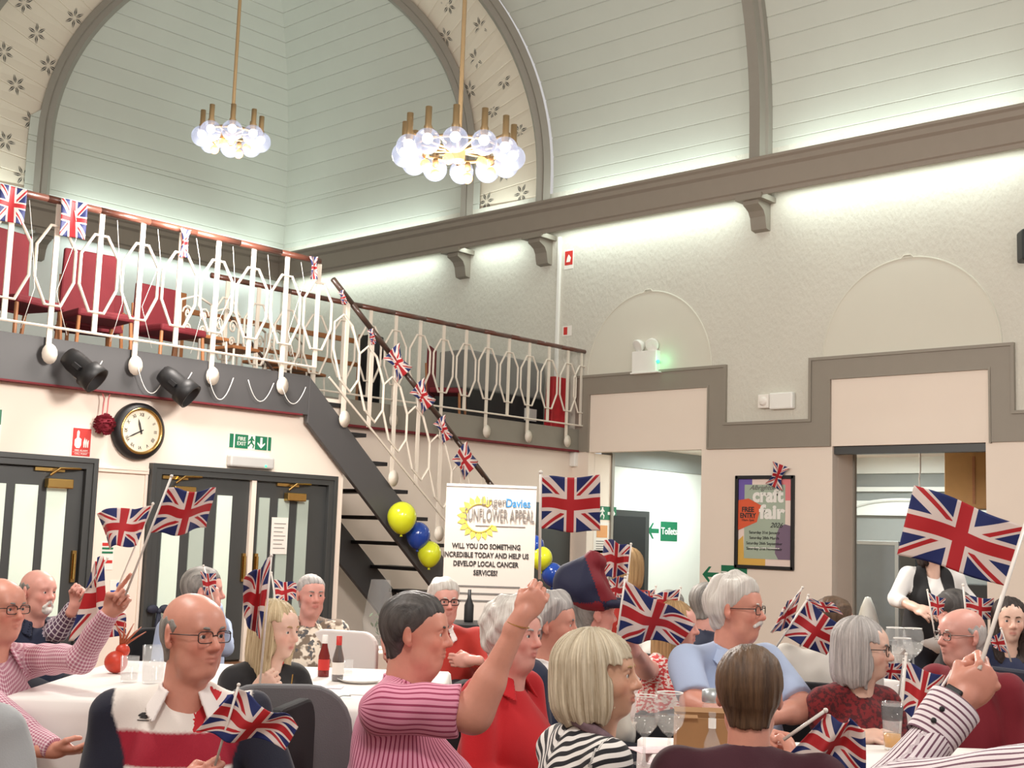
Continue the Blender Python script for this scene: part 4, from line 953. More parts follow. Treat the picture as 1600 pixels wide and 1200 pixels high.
def head_color(V, tone, fem, age):
    c = np.array(lin(SKIN[tone])[:3]); C = np.tile(c, (len(V), 1))
    def g(p, r): return np.exp(-((V-np.array(p))**2).sum(1)/(r*r))[:, None]
    red = np.array([1.05, .72, .68])
    for p, r, a in (((.08, .042, -.03), .028, .55), ((.08, -.042, -.03), .028, .55), ((.11, 0, -.03), .018, .6), ((-.01, .09, 0), .03, .4), ((-.01, -.09, 0), .03, .4)):
        w = g(p, r)*a; C = C*(1-w)+C*red*w
    lip = np.array(lin((186, 88, 84) if fem else (184, 104, 92))[:3])
    w = np.clip(g((.093, 0, -.063), .0105)+g((.089, .012, -.064), .008)+g((.089, -.012, -.064), .008), 0, 1)*(.75 if fem else .5); C = C*(1-w)+lip*w
    w = np.clip(g((.095, .031, .004), .015)+g((.095, -.031, .004), .015), 0, 1)*.28; C = C*(1-w)+C*np.array([.8, .6, .6])*w
    return C
def hairline(x, z0=0):
    return np.interp(x, [-.12, -.05, -.035, -.022, -.008, .012, .030, .050, .075, .11], [-.085, -.080, -.065, -.02, -.005, .018, .030, .058, .080+z0, .083+z0])
def hair_fn(style, seed):
    ph = seed*1.7
    def fn(P):
        x, y, z = P.T; az = np.arctan2(y, x+.02)
        wob = np.sin(az*23+ph+np.sin(z*30))*.0016+np.sin(az*41+z*25+ph)*.001
        if style in ('short', 'crop', 'long_top', 'wavy', 'fringe'):
            th = {'short': .015, 'crop': .008, 'long_top': .020, 'wavy': .024, 'fringe': .010}[style]
            d = blend(P, [ell((-.016, 0, .034), (.101, .079, .088), .02), ell((.020, 0, .0), (.072, .067, .085), .03), ell((.035, 0, .045), (.057, .062, .047), .03), cap((-.035, 0, -.03), (-.045, 0, -.10), .056, .056, .03)])
            hl = hairline(x, -.010 if style != 'fringe' else 0)+.002*np.sin(az*11+ph)+.0012*np.sin(az*43); up_ = z-hl
            if style == 'fringe': up_ = np.minimum(np.minimum(up_, .050+.006*np.sin(az*13)-z-.35*np.maximum(x+.02, 0)), .040-x)
            grow = np.clip(up_/.060, 0, 1)**.8*th*(1+.25*np.clip((z-.04)/.06, 0, 1))
            if style in ('wavy', 'long_top'): grow = grow*(1+.35*np.sin(x*46+ph)*np.sin(y*52+z*30))
            d = d+.0015-grow; d = np.maximum(d, -up_*.8)
            if style == 'wavy': d = np.minimum(d, blend(P, [ell((-.070, 0, -.045), (.045, .060, .055), .03)])+np.sin(y*150+z*60)*.0015)
            fl = y*1.0+.3*x*math.sin(ph)
            return d+(np.sin(fl*190+np.sin(x*40)*1.5)*.0009+np.sin(fl*420+x*60)*.0005)*np.clip(up_/.02, 0, 1)+wob*.4
        if style == 'curly':
            d = blend(P, [ell((-.024, 0, .040), (.122, .104, .110), .02), ell((-.05, 0, -.03), (.085, .088, .075), .04)])
            d = d+.010*np.sin(x*62+ph)*np.sin(y*58+1)*np.sin(z*60+2)+.003*np.sin(x*150)*np.sin(y*140)*np.sin(z*130)
            face = blend(P, [ell((.085, 0, -.020), (.062, .066, .092), .02)]); return np.maximum(d, -face+.0)
        if style in ('bob', 'bobfringe', 'long', 'blonde_bob', 'swept'):
            zb = {'bob': -.145, 'bobfringe': -.150, 'long': -.24, 'blonde_bob': -.125, 'swept': -.10}[style]
            rx, ry = {'blonde_bob': (.122, .106), 'long': (.112, .098)}.get(style, (.113, .101))
            cx = -.022; zc = .030; q = (z-zc)/.108; up_ = z > zc
            bot = np.clip((zb+.05-z)/.06, 0, 1); fl = 1+.05*np.sin(np.clip((zc-z)/(zc-zb), 0, 1)*PI)-.16*bot**2-.07*np.clip((zc-z)/(zc-zb), 0, 1)
            X_ = (x-cx)/rx; Y_ = y/ry; rr_ = np.sqrt(X_**2+Y_**2)
            d = np.where(up_, (np.sqrt(rr_**2+q**2)-1)*.10, (rr_/fl-1)*.10)
            d = np.maximum(d, zb+.10*np.maximum(x, 0)+.008*np.sin(az*9+ph)+.004*np.sin(az*31)-z)
            top = {'bob': .066, 'blonde_bob': .060, 'long': .048}.get(style, .036)
            fx = .034+.016*np.cos((z+.045)*28)+.003*np.sin(z*70+ph)
            face = np.maximum(np.maximum(fx-x+.25*np.maximum(np.abs(y)-.05, 0), z-top-.0-.35*y*(1 if style in ('blonde_bob', 'bob') else .12)-.002*np.sin(y*160+ph)), -z-.4)
            d = np.maximum(d, -face*.8)
            inner = blend(P, [ell((.01, 0, -.02), (.075, .068, .10), .02), cap((-.02, 0, -.05), (-.04, 0, -.3), .06, .06, .02)]); d = np.maximum(d, -inner)
            part_ = np.exp(-((y-.012)/.006)**2)*(z > .09)*.005
            return d+part_+np.sin(az*29+ph+np.sin(z*22+ph)*.9)*.0018+np.sin(az*67+z*30)*.0010+np.sin(az*13+z*18)*.002
    return fn
HZ = {'long': -.27}
def rotm(yaw, pitch=0, roll=0):
    return np.array(Matrix.Rotation(yaw, 3, 'Z') @ Matrix.Rotation(-pitch, 3, 'Y') @ Matrix.Rotation(roll, 3, 'X'))
def norm(v): v = np.array(v, float); return v/np.linalg.norm(v)
def hand_prims(wr, d, thumb, right, curl, point=False):
    """wr wrist, d direction of the metacarpals, thumb side direction; curl 0 open .. 1 fist"""
    x = norm(d); y = np.array(thumb, float); y = norm(y-x*(x@y)); n = np.cross(x, y); pal = -n if right else n
    W_ = lambda a, b_, c_: wr+x*a+y*b_+pal*c_
    rot = np.stack([x, y, pal], 1)
    P = [cap(wr-x*.05, wr+x*.02, .028, .026, .012), ell(W_(.052, .0, 0), (.048, .040, .016), .012, rot), ell(W_(.038, .026, .010), (.032, .016, .016), .012, rot), ell(W_(.035, -.026, .006), (.032, .014, .014), .012, rot)]
    for i, (by, L) in enumerate(((.030, 1.0), (.010, 1.08), (-.010, 1.0), (-.029, .82))):
        c_ = curl if not (point and i == 0) else .12
        c_ = c_*(1+.05*(i-1)); p = W_(.090-.004*abs(i-1), by, .0); a = 0; r = .0092
        for s_, (l, bend) in enumerate(((.044, 1.25), (.027, 1.55), (.022, .95))):
            a += bend*c_+.06; q = p+(x*math.cos(a)+pal*math.sin(a))*l*L; P.append(cap(p, q, r, r*.92, .004)); p = q; r *= .92
    p = W_(.022, .030, .008); b1 = W_(.055, .052-.010*curl, .020+.012*curl); b2 = W_(.080, .046-.032*curl, .030+.018*curl); b3 = W_(.095, .040-.050*curl, .034+.014*curl)
    P += [cap(p, b1, .0135, .0115, .008), cap(b1, b2, .0110, .0098, .003), cap(b2, b3, .0098, .0084, .003)]
    return P
def bbox(P, pad):
    pts = []; 
    for p in P:
        if p[0] == 'c': pts += [p[1]-max(p[3], p[4]), p[1]+max(p[3], p[4]), p[2]-max(p[3], p[4]), p[2]+max(p[3], p[4])]
        elif p[0] == 'e': r = np.max(p[2]) if p[4] is not None else p[2]; pts += [p[1]-r, p[1]+r]
    pts = np.array(pts); return pts.min(0)-pad, pts.max(0)+pad
def seg(P, a, b):
    ba = b-a; h = np.clip(((P-a)@ba)/(ba@ba), 0, 1); return np.linalg.norm(P-a-h[:, None]*ba, axis=1), h
def face_dir(phi):   # horizontal heading for a person turned phi degrees from facing the viewer toward image right
    a = math.radians(phi); v = -FH*math.cos(a)+RH*math.sin(a); return math.atan2(v[1], v[0])
PEOPLE = {}
def person(key, px_, py_, depth, hphi, tphi, label, tone='fair', fem=0, fat=.2, age=1, pitch=0, roll=0, hs=1.0, hair=None, hairm=None, brow=None,
           top=None, topm=None, slm=None, sleeves='long', sw=1.0, armL=None, armR=None, lean=(0, 0), stand=False, glasses=None, collar=None, extras=(), res=1.0, nohead=False, painter=None,
           legs=True, legm=None, shdrop=0, kneel=None):
    H = dep(px_, py_, depth); ya = face_dir(hphi); RHd = rotm(ya, math.radians(pitch), math.radians(roll)); T = rotm(face_dir(tphi))
    base = np.array([H[0], H[1], 0]); h = max(.0036, .00085*depth)*res
    neck = H+RHd@np.array([-.030, 0, -.100])*hs+np.array([0, 0, -.042*hs])
    hipz = (.50 if not stand else .90*min(1, neck[2]/1.42)); Lt = neck[2]-hipz
    lf = T[:, 0]*lean[0]+T[:, 1]*lean[1]
    hip = np.array([neck[0], neck[1], hipz])-lf*.0-T[:, 0]*.02
    hip = hip-T[:, 0]*lean[0]*Lt-T[:, 1]*lean[1]*Lt
    up = norm(neck-hip); Tm = T.copy(); fx = norm(T[:, 0]-up*(T[:, 0]@up)); Tm = np.stack([fx, np.cross(up, fx), up], 1)
    TW = lambda a, b_, c_: neck+Tm@np.array([a, b_, c_])
    # --- body mesh: head, neck and any bare forearms with hands
    HP = head_prims(fem, fat, age); lo, hi = (-.15, -.12, -.30), (.14, .12, .14)
    V, F = surf(lambda P: blend(P, HP), lo, hi, h/hs); col = head_color(V, tone, fem, age); V = H+(V*hs)@RHd.T
    Vs, Fs, Cs = [V], [F], [col]; base_c = np.array(lin(SKIN[tone])[:3])
    shw = (.180 if not fem else .160)*sw
    arms = {}
    for side, A in ((1, armL), (-1, armR)):
        S_ = TW(-.015, side*shw, -.075-shdrop); A = A or {}
        El = A.get('el'); Wr = A.get('wr')
        if El is None: El = S_+Tm@np.array([.06, side*.06, -.27])
        if Wr is None: Wr = El+Tm@np.array([.20, -side*.07, -.03 if not stand else -.22])
        if 'el' not in A and 'wr' in A:   # simple two-bone reach
            a, b_ = .29, .26; dv = Wr-S_; D = np.linalg.norm(dv); D2 = min(D, a+b_-.01); x_ = (a*a-b_*b_+D2*D2)/(2*D2); hh = math.sqrt(max(a*a-x_*x_, 0))
            pole = A.get('pole', Tm@np.array([-.1, side*.6, -1.])); dn = dv/D; pole = norm(pole-dn*(pole@dn)); El = S_+dn*x_+pole*hh
        fwd = norm(Wr-El); th = A.get('thumb'); th = np.array(th) if th is not None else Tm@np.array([.2, -side*.8, .6])
        hd = A.get('hd', fwd); curl = A.get('curl', .45)
        HPm = hand_prims(Wr, hd, th, side < 0, curl, A.get('point', False))
        bare = [cap(El, Wr, .042+.012*fat-.006*fem, .027-.004*fem, .02)]
        if sleeves in ('short', 'none'): bare.append(cap(S_, El, .050+.015*fat-.008*fem, .043+.010*fat-.006*fem, .02)); bare.append(cap(El-(Wr-El)*.05, El+(Wr-El)*.3, .044+.012*fat-.006*fem, .040+.010*fat-.006*fem, .03))
        arms[side] = (S_, El, Wr)
        if A.get('hide'): continue
        AP = HPm+bare; lo_, hi_ = bbox(AP, .012)
        V, F = surf(lambda P: blend(P, AP), lo_, hi_, max(.0042, .0008*depth)); c = np.tile(base_c, (len(V), 1))
        kn = np.linalg.norm(V-(Wr+norm(hd)*.09), axis=1); w = np.exp(-(kn/.02)**2)[:, None]*.25; c = c*(1-w)+c*np.array([1.05, .78, .74])*w
        Vs.append(V); Fs.append(F); Cs.append(c)
    # hidden core joining them (lies under the clothes)
    core = [cap(TW(-.01, 0, -.02), TW(-.01, 0, -Lt), .045, .10, .05)]+[cap(arms[s][0], TW(0, 0, -.09), .035, None, .05) for s in arms]
    lo_, hi_ = bbox(core, .03); V, F = surf(lambda P: blend(P, core), lo_, hi_, .025); Vs.append(V); Fs.append(F); Cs.append(np.tile(base_c, (len(V), 1)))
    o = 0; FF = []
    for V, F in zip(Vs, Fs): FF.append(F+o); o += len(V)
    body = mesh_np('person', np.concatenate(Vs), np.concatenate(FF), M['skin'], None, base, {'Col': np.concatenate(Cs)}); body.location = tuple(base)
    tag(body, label, 'person')
    iv = -Vector(tuple(base))
    def part(mb, name, m, **k): q = mb.build(name, m, body, **k); q.location = iv; return q
    HW = lambda p: H+(np.array(p)*hs)@RHd.T if np.ndim(p) > 1 else H+RHd@(np.array(p, float)*hs)
    # eyes and brows
    for s in (1, -1):
        b = MB(); c_ = HW((.0775, s*.031, .0025)); b.lathe([(.0004, .0125), (.0055, .0112), (.0062, .0108), (.0095, .0082), (.0122, .002), (.0115, -.004)][::-1], c_, (RHd[:, 1]*hs, RHd[:, 2]*hs, RHd[:, 0]*hs), 14)
        e = b.build('eye', [M['eyewhite'], M['iris']], body, smooth=True); e.location = iv
        for p_ in e.data.polygons: p_.material_index = 1 if p_.index >= 14*3 else 0
    if brow:
        for s in (1, -1):
            b = MB(); b.tube([HW((.0935, s*.012, .0215)), HW((.0965, s*.022, .0255)), HW((.0935, s*.034, .0275)), HW((.083, s*.047, .0235))], [.0030, .0044, .0038, .0015], 6); part(b, 'eyebrow', brow, smooth=True)
    if hair:
        fn = hair_fn(hair, len(PEOPLE)); hl = max(.0042, .0009*depth)
        V, F = surf(fn, (-.17, -.13, HZ.get(hair, -.19)), (.13, .13, .175), hl)
        sv = np.stack([np.arctan2(V[:, 1], V[:, 0]+.02)*.35 if hair not in ('short', 'crop', 'long_top', 'fringe') else V[:, 1]*1.4, V[:, 2]+V[:, 0]*.5, V[:, 0]*.2], 1)
        q = mesh_np('hair', HW(V), F, hairm, body, None, {'sv': sv}); q.location = iv
    # --- garment
    g = max(.008, .0016*depth)
    f = fat
    tp = [ell(TW(0, 0, -.24*Lt/.46), (.118+.02*f, shw*.90, .19), .06, Tm), ell(TW(-.045, 0, -.16), (.085, shw*.92, .12), .06, Tm),
          ell(TW(.02+.06*f, 0, -.36*Lt/.46), (.118+.10*f, shw*.82+.07*f, .18), .08, Tm), ell(TW(.0+.02*f, 0, -Lt+.02), (.135+.08*f, shw*.92+.05*f, .13), .08, Tm),
          cap(TW(-.025, .03, -.035), TW(-.02, shw*.88, -.072-shdrop), .045, .058, .05), cap(TW(-.025, -.03, -.035), TW(-.02, -shw*.88, -.072-shdrop), .045, .058, .05)]
    if fem: tp += [ell(TW(.070, .065, -.235), (.058, .070, .070), .09, Tm), ell(TW(.070, -.065, -.235), (.058, .070, .070), .09, Tm)]
    sl = {}
    for s, (S_, El, Wr) in arms.items():
        ru = .062+.016*f-.008*fem; q = []
        if sleeves == 'long':
            q = [cap(S_, El, ru, ru*.84, .04), cap(El, El+(Wr-El)*.97, ru*.84, .040-.004*fem, .02)]
        elif sleeves == 'mid': q = [cap(S_, El, ru, ru*.86, .04), cap(El, El+(Wr-El)*.45, ru*.84, ru*.78, .02)]
        elif sleeves == 'short': q = [cap(S_, S_+(El-S_)*.80, ru*1.02, ru*1.02, .04)]
        elif sleeves == 'none': q = [cap(S_, S_+(El-S_)*.1, ru*.8, ru*.7, .04)]
        sl[s] = q
    endcut = []
    for s, (S_, El, Wr) in arms.items():
        if sleeves == 'long': endcut.append((El+(Wr-El)*.97, norm(Wr-El), s))
        elif sleeves == 'mid': endcut.append((El+(Wr-El)*.45, norm(Wr-El), s))
        elif sleeves == 'short': endcut.append((S_+(El-S_)*.82, norm(El-S_), s))
    ph = len(PEOPLE)*2.1
    def gfn(P):
        d = blend(P, tp)
        for s in sl:
            if not sl[s]: continue
            a = blend(P, sl[s])
            for c_, n_, s2 in endcut:
                if s2 == s: r_ = np.linalg.norm(P-c_, axis=1); a = np.where(r_ < .13, np.maximum(a, (P-c_)@n_), a)
            k = .035; hh = np.clip(.5+.5*(d-a)/k, 0, 1); d = d*(1-hh)+a*hh-k*hh*(1-hh)
        Q = (P-neck)@Tm
        # folds
        fo = np.sin(Q[:, 2]*34+Q[:, 1]*22*np.sign(Q[:, 1])+2.4*np.sin(Q[:, 0]*15+ph)+ph)*.0035+np.sin(Q[:, 2]*16-Q[:, 1]*30+1.7*np.sin(Q[:, 2]*9+ph))*.004+np.sin(Q[:, 0]*48+Q[:, 2]*30)*.0015
        d = d+fo
        nk = sd(P, cap(TW(.004, 0, -.018-.012*fem), TW(.018, 0, .12), .058+.008*f-.006*fem, .085)); return np.maximum(d, -nk)
    allp = tp+[p for s in sl for p in sl[s]]; lo_, hi_ = bbox(allp, .03)
    V, F = surf(gfn, lo_, hi_, g); Q = (V-neck)@Tm
    pc = np.stack([np.arctan2(Q[:, 1], Q[:, 0]+.0)*.19, Q[:, 2]*.85-.5*np.abs(Q[:, 1]), np.zeros(len(V))], 1); slot = np.zeros(len(V), int)
    back = Q[:, 0] < -.02; pc[:, 0] = np.where(np.abs(Q[:, 0]) > 0, pc[:, 0], 0)
    dt = blend(V, tp)
    best = dt-.002
    for s, (S_, El, Wr) in arms.items():
        if not sl[s]: continue
        ds = blend(V, sl[s]); m_ = ds < best; best = np.where(m_, ds, best); slot[m_] = 1
        d1, h1 = seg(V, S_, El); d2, h2 = seg(V, El, Wr); upper = d1 < d2; ax = np.where(upper[:, None], norm(El-S_), norm(Wr-El)); cc = np.where(upper[:, None], S_, El)
        rf = norm(Tm[:, 0]*.7-Tm[:, 2]*.3+Tm[:, 1]*.2); q = V-cc; q = q-ax*(q*ax).sum(1)[:, None]; e1 = np.cross(ax, rf); e1 /= np.linalg.norm(e1, axis=1)[:, None]+1e-9; e2 = np.cross(ax, e1)
        ang = np.arctan2((q*e1).sum(1), (q*e2).sum(1)); along = np.where(upper, ((V-S_)@norm(El-S_)), np.linalg.norm(El-S_)+((V-El)@norm(Wr-El)))
        pc[m_, 0] = ang[m_]*.058; pc[m_, 1] = along[m_]
    at = {'pc': pc}
    if painter: Cc, mk = painter(Q, slot, V); pc[:, 2] = mk; at['Col'] = Cc
    q = mesh_np(top or 'shirt', V, F, [topm, slm or topm], body, None, at, slot); q.location = iv
    if collar:
        cm, openv = collar
        def cfn(P):
            Q = (P-TW(.004, 0, -.045))@Tm; z = Q[:, 2]; x_, y_ = Q[:, 0], Q[:, 1]; r0 = .066+.010*f-.007*fem
            sh = np.abs(np.sqrt(x_**2+(y_*1.02)**2)-(r0+.0)-np.maximum(.03-z, 0)*.75)-.0055
            zt_ = .048-.32*np.maximum(x_, 0); zb_ = .0-.40*np.maximum(x_-.0, 0)
            d = np.maximum(sh, np.maximum(z-zt_, zb_-.008-z)); gap = (x_*openv*1.0-np.abs(y_)+.0+np.maximum(zt_-z, 0)*0); d = np.maximum(d, np.where(x_ > 0, gap*.8, -1)); return d
        c0 = TW(.004, 0, -.03); V, F = surf(cfn, c0-.15, c0+.15, max(.0045, .0009*depth)); Q = (V-neck)@Tm
        if len(V): q = mesh_np('collar', V, F, cm, body, None, {'pc': np.stack([np.arctan2(Q[:, 1], Q[:, 0])*.08, Q[:, 2], Q[:, 2]*0], 1), 'Col': np.tile(np.array(lin((238, 232, 226))[:3]), (len(V), 1))}); q.location = iv
    # --- legs
    if legs:
        LP = []; sh = []
        for s in (1, -1):
            if stand:
                a = hip+T[:, 1]*s*.09; k_ = a+np.array([0, 0, -hipz*.48])+T[:, 0]*.02; ft = np.array([a[0], a[1], .09]); LP += [cap(a, k_, .085, .062, .04), cap(k_, ft, .058, .042, .02)]
            else:
                a = hip+T[:, 1]*s*.09+np.array([0, 0, .03]); k_ = a+T[:, 0]*.42+T[:, 1]*s*.05; k_[2] = .50; ft = k_+T[:, 0]*.03; ft[2] = .10; LP += [cap(a, k_, .088+.02*f, .068, .04), cap(k_, ft, .062, .048, .02)]
            sh += [cap(ft+np.array([0, 0, -.045])-T[:, 0]*.04, ft+np.array([0, 0, -.055])+T[:, 0]*.15, .045, .038, .02)]
        LP.append(ell(hip, (.15+.05*f, .16+.04*f, .12), .06, T)); lo_, hi_ = bbox(LP, .03)
        def lfn(P):
            return blend(P, LP)
        V, F = surf(lfn, lo_, hi_, .02); q = mesh_np('trousers', V, F, legm or M['navytrouser'], body, None, {'pc': V*0}); q.location = iv
        lo_, hi_ = bbox(sh, .02); V, F = surf(lambda P: blend(P, sh), lo_, hi_, .016); q = mesh_np('shoes', V, F, M['black'], body); q.location = iv
    if glasses:
        gm, round_ = glasses; b = MB()
        for s in (1, -1):
            pts = []
            for i in range(20):
                a = 2*PI*i/20; ca, sa = math.cos(a), math.sin(a); e = .5 if not round_ else .85
                yy = .0250*math.copysign(abs(ca)**e, ca); zz2 = (.0165 if not round_ else .0215)*math.copysign(abs(sa)**e, sa)
                pts.append(HW((.1015-.12*abs(yy+.0) *(1 if yy*1 > 0 else .3), s*(.032+yy), .001+zz2)))
            b.tube(pts, .0016*max(1, depth/4.2), 6, closed=True)
            b.tube([HW((.096, s*.056, .008)), HW((.08, s*.074, .008)), HW((.0, s*.084, .006)), HW((-.02, s*.086, -.004))], .0015*max(1, depth/4.2), 6)
        b.tube([HW((.101, -.009, .004)), HW((.106, 0, .007)), HW((.101, .009, .004))], .0016*max(1, depth/4.2), 6)
        part(b, 'glasses', gm, smooth=True)
    info = dict(H=H, HW=HW, RHd=RHd, hs=hs, body=body, iv=iv, part=part, arms=arms, TW=TW, Tm=Tm, neck=neck, hip=hip, T=T, base=base); PEOPLE[key] = info
    return info
M['eyewhite'] = mat('eye_white', (226, 220, 212), .2, var=0); M['iris'] = mat('iris', (58, 60, 62), .15, var=0)
M['navytrouser'] = mat('navy_trouser_cloth', (34, 36, 46), .85, var=.1)
H_ = dict(white=hairmat('white_hair', (196, 190, 180), (244, 240, 234)), silver=hairmat('silver_hair', (138, 134, 132), (214, 208, 204)), grey=hairmat('grey_hair', (88, 86, 84), (168, 164, 158)),
          darkgrey=hairmat('dark_grey_hair', (40, 38, 38), (96, 92, 90)), blonde=hairmat('blonde_hair', (150, 122, 84), (236, 218, 178)), ash=hairmat('ash_blonde_hair', (158, 140, 112), (242, 230, 204)),
          brown=hairmat('brown_hair', (58, 42, 32), (112, 86, 64)), dark=hairmat('dark_hair', (26, 20, 20), (66, 50, 44)), sandy=hairmat('sandy_hair', (130, 98, 62), (206, 170, 120)))

# ------------------------------------------------------------------ clothes
CL = dict(
    polo=clothmat('polo_jersey', 'polo', (236, 228, 220)), pinkcheck=clothmat('pink_check_shirt', 'check', (176, 104, 128), (232, 208, 214), p=.014),
    plaid=clothmat('plaid_shirt', 'plaid', (100, 72, 98), (222, 214, 222), p=.030), navy=clothmat('navy_cloth', 'plain', (30, 38, 62)), paleblue=clothmat('pale_blue_shirt', 'plain', (176, 192, 222)),
    pinkstripe=clothmat('pink_stripe_shirt', 'stripe', (158, 58, 92), (228, 152, 178), p=.016), black=clothmat('black_top', 'plain', (26, 25, 28)), palm=clothmat('patterned_blouse', 'floral', (236, 224, 206), (128, 112, 96), (90, 90, 92), p=14),
    redknit=clothmat('rust_red_jumper', 'plain', (176, 44, 34)), red=clothmat('red_cardigan', 'plain', (190, 20, 30)), cream=clothmat('cream_top', 'plain', (228, 220, 204)), waves=clothmat('wavy_striped_top', 'hstripe', (28, 28, 34), (236, 232, 228), p=.026),
    tweed=clothmat('red_white_blouse', 'tweed', (206, 54, 56), (240, 222, 214), p=42), maroon=clothmat('maroon_jumper', 'plain', (64, 18, 34)), wine=clothmat('wine_jumper', 'plain', (122, 20, 36)), lace=clothmat('dark_red_lace', 'lace', (122, 22, 28), (72, 10, 18), p=55),
    grey=clothmat('grey_jacket', 'plain', (168, 170, 172)), linen=clothmat('light_grey_shirt', 'plain', (216, 212, 204)), brownstripe=clothmat('brown_stripe_shirt', 'stripe', (112, 74, 92), (232, 222, 226), p=.0125),
    white=clothmat('white_shirt', 'plain', (238, 236, 232)), denim=clothmat('navy_top', 'plain', (36, 44, 74)), palestripe=clothmat('pale_stripe_collar', 'stripe', (186, 160, 184), (234, 224, 232), p=.012), whitec=clothmat('white_collar', 'plain', (238, 230, 226)))
GB = mat('glasses_black', (24, 22, 24), .3); GM = mat('glasses_metal', (120, 112, 108), .3, .8)
D = dep
def polo_paint(Q, slot, V):
    n = len(Q); W_ = np.array(lin((238, 230, 222))[:3]); R_ = np.array(lin((160, 20, 46))[:3]); N_ = np.array(lin((26, 28, 46))[:3]); C = np.tile(W_, (n, 1)); z = Q[:, 2]; y = np.abs(Q[:, 1])
    def sstep(v, w=.006): return np.clip(.5+v/w, 0, 1)[:, None]
    r = sstep(-.125-z)*sstep(z+.215); C = C*(1-r)+R_*r
    nv = sstep(y-.150-np.clip((z+.20)*.35, 0, .045)); C = C*(1-nv)+N_*nv
    mk = ((Q[:, 1] > .035) & (Q[:, 1] < .19) & (z > -.125) & (Q[:, 0] > .0)).astype(float)
    return C, mk
# front row
p = person('D', 303, 992, 3.72, 50, 12, 'person, bald man with thin glasses in a white, red and navy polo shirt', 'ruddy', fat=.35, glasses=(GB, False), brow=H_['grey'], hair='fringe', hairm=H_['grey'],
       topm=CL['polo'], painter=polo_paint, shdrop=.02, sleeves='short', collar=(CL['whitec'], .75), sw=1.08, armR=dict(el=D(150, 1290, 3.6), wr=D(285, 1235, 3.4), thumb=(0, 0, 1), curl=.8, hd=RH*.8+np.array([0, 0, .45])), armL=dict(el=D(455, 1290, 3.65)), roll=0)
person('B', 2, 951, 5.1, 62, 50, 'person, bespectacled man in a pink checked shirt raising a flag at left edge', 'ruddy', fat=.4, glasses=(GB, False), hair='fringe', hairm=H_['grey'], brow=H_['grey'],
       topm=CL['pinkcheck'], collar=(CL['pinkcheck'], .8), armL=dict(el=D(128, 1030, 5.0), wr=D(172, 955, 4.95), thumb=CU*.65-CR*.75, curl=.9, point=True, hd=CR*.65+CU*.75),
       armR=dict(el=D(40, 1150, 4.7), wr=D(85, 1172, 4.6), hd=CR, thumb=-CF+np.array([0, 0, .5]), curl=.3))
person('C', 60, 925, 7.0, 62, 60, 'person, bald man with white goatee in plaid shirt and navy gilet raising a flag', 'pink', fat=.5, hair='fringe', hairm=H_['grey'], topm=CL['navy'], slm=CL['plaid'],
       armL=dict(el=D(90, 985, 6.9), wr=D(118, 944, 6.8), thumb=(0, 0, 1), curl=.9, hd=CR*.5+CU), collar=(CL['navy'], .8))
person('E', 318, 924, 7.6, 100, 45, 'person, grey-haired man in pale blue, face hidden by a small flag', 'pink', hair='short', hairm=H_['grey'], topm=CL['paleblue'], fat=.3, hs=1.08, collar=(CL['paleblue'], .8), armL=dict(el=D(350, 1010, 7.4), wr=D(336, 945, 7.3), thumb=(0, 0, 1), curl=.9, hd=CU))
person('F', 432, 985, 5.25, 62, 40, 'person, blonde woman in a black top holding up a flag', 'fair', fem=1, hair='long', hairm=H_['blonde'], topm=CL['black'], brow=H_['sandy'], pitch=-3, hs=.94,
       armR=dict(el=D(372, 1120, 5.1), wr=D(400, 1086, 4.95), thumb=(0, 0, 1), curl=.95, hd=CU*.5+CR*.5), sw=.95, fat=.1)
person('G', 486, 930, 7.8, 28, 5, 'person, woman with short white hair in a cream patterned blouse near the doors', 'pink', fem=1, hair='crop', hairm=H_['silver'], brow=H_['grey'], topm=CL['palm'], fat=.6, collar=(CL['palm'], 1.0), sw=1.2)
person('H', 694, 940, 7.5, 22, -5, 'person, white-haired bespectacled man in a rust red jumper in front of the banner', 'pink', hair='long_top', hairm=H_['white'], brow=H_['white'], topm=CL['redknit'], fat=.4, glasses=(GB, False), collar=(CL['whitec'], .9), sw=1.15,
       armR=dict(el=D(625, 1040, 7.35), wr=D(606, 1012, 7.3), thumb=CR, curl=.7, hd=CU), armL=dict(el=D(760, 1050, 7.3), wr=D(735, 1032, 7.15), thumb=(0, 0, 1), curl=.6, hd=-CR))
person('I', 652, 990, 4.15, 80, 82, 'person, dark grey-haired man in a pink striped short-sleeved shirt with arm raised', 'ruddy', fat=.9, hair='short', hairm=H_['darkgrey'], brow=H_['darkgrey'], topm=CL['pinkstripe'], sleeves='short', collar=(CL['pinkstripe'], .8), sw=1.06, lean=(.05, 0),
       armR=dict(el=D(742, 1112, 3.95), wr=D(816, 962, 3.95), thumb=CU*.65-CR*.7, curl=.9, hd=CU*.8+CR*.6), armL=dict(hide=False))
person('J', 805, 992, 4.75, 52, 60, 'person, woman with curly white hair in a red cardigan beside the raised arm', 'pink', fem=1, fat=.7, hair='curly', hairm=H_['white'], brow=H_['silver'], topm=CL['red'], sw=1.1, collar=(CL['red'], .9))
person('K', 862, 976, 5.4, 78, 80, 'person, grey-haired person in a navy jacket behind the blonde bob', 'ruddy', hair='wavy', hairm=H_['silver'], brow=H_['grey'], topm=CL['navy'], fat=.3, collar=(CL['whitec'], .8))
person('L', 926, 958, 5.75, 110, 120, 'person, in a cream top wearing a big navy and red velvet hat', 'pink', hair='crop', hairm=H_['grey'], topm=CL['cream'], fat=.4, collar=(CL['cream'], .8), roll=0)
person('M', 984, 886, 8.6, 150, 150, 'person, fair-haired, standing in a red jumper at the corridor entrance', 'pink', fem=1, hair='bob', hairm=H_['sandy'], topm=CL['redknit'], stand=True)
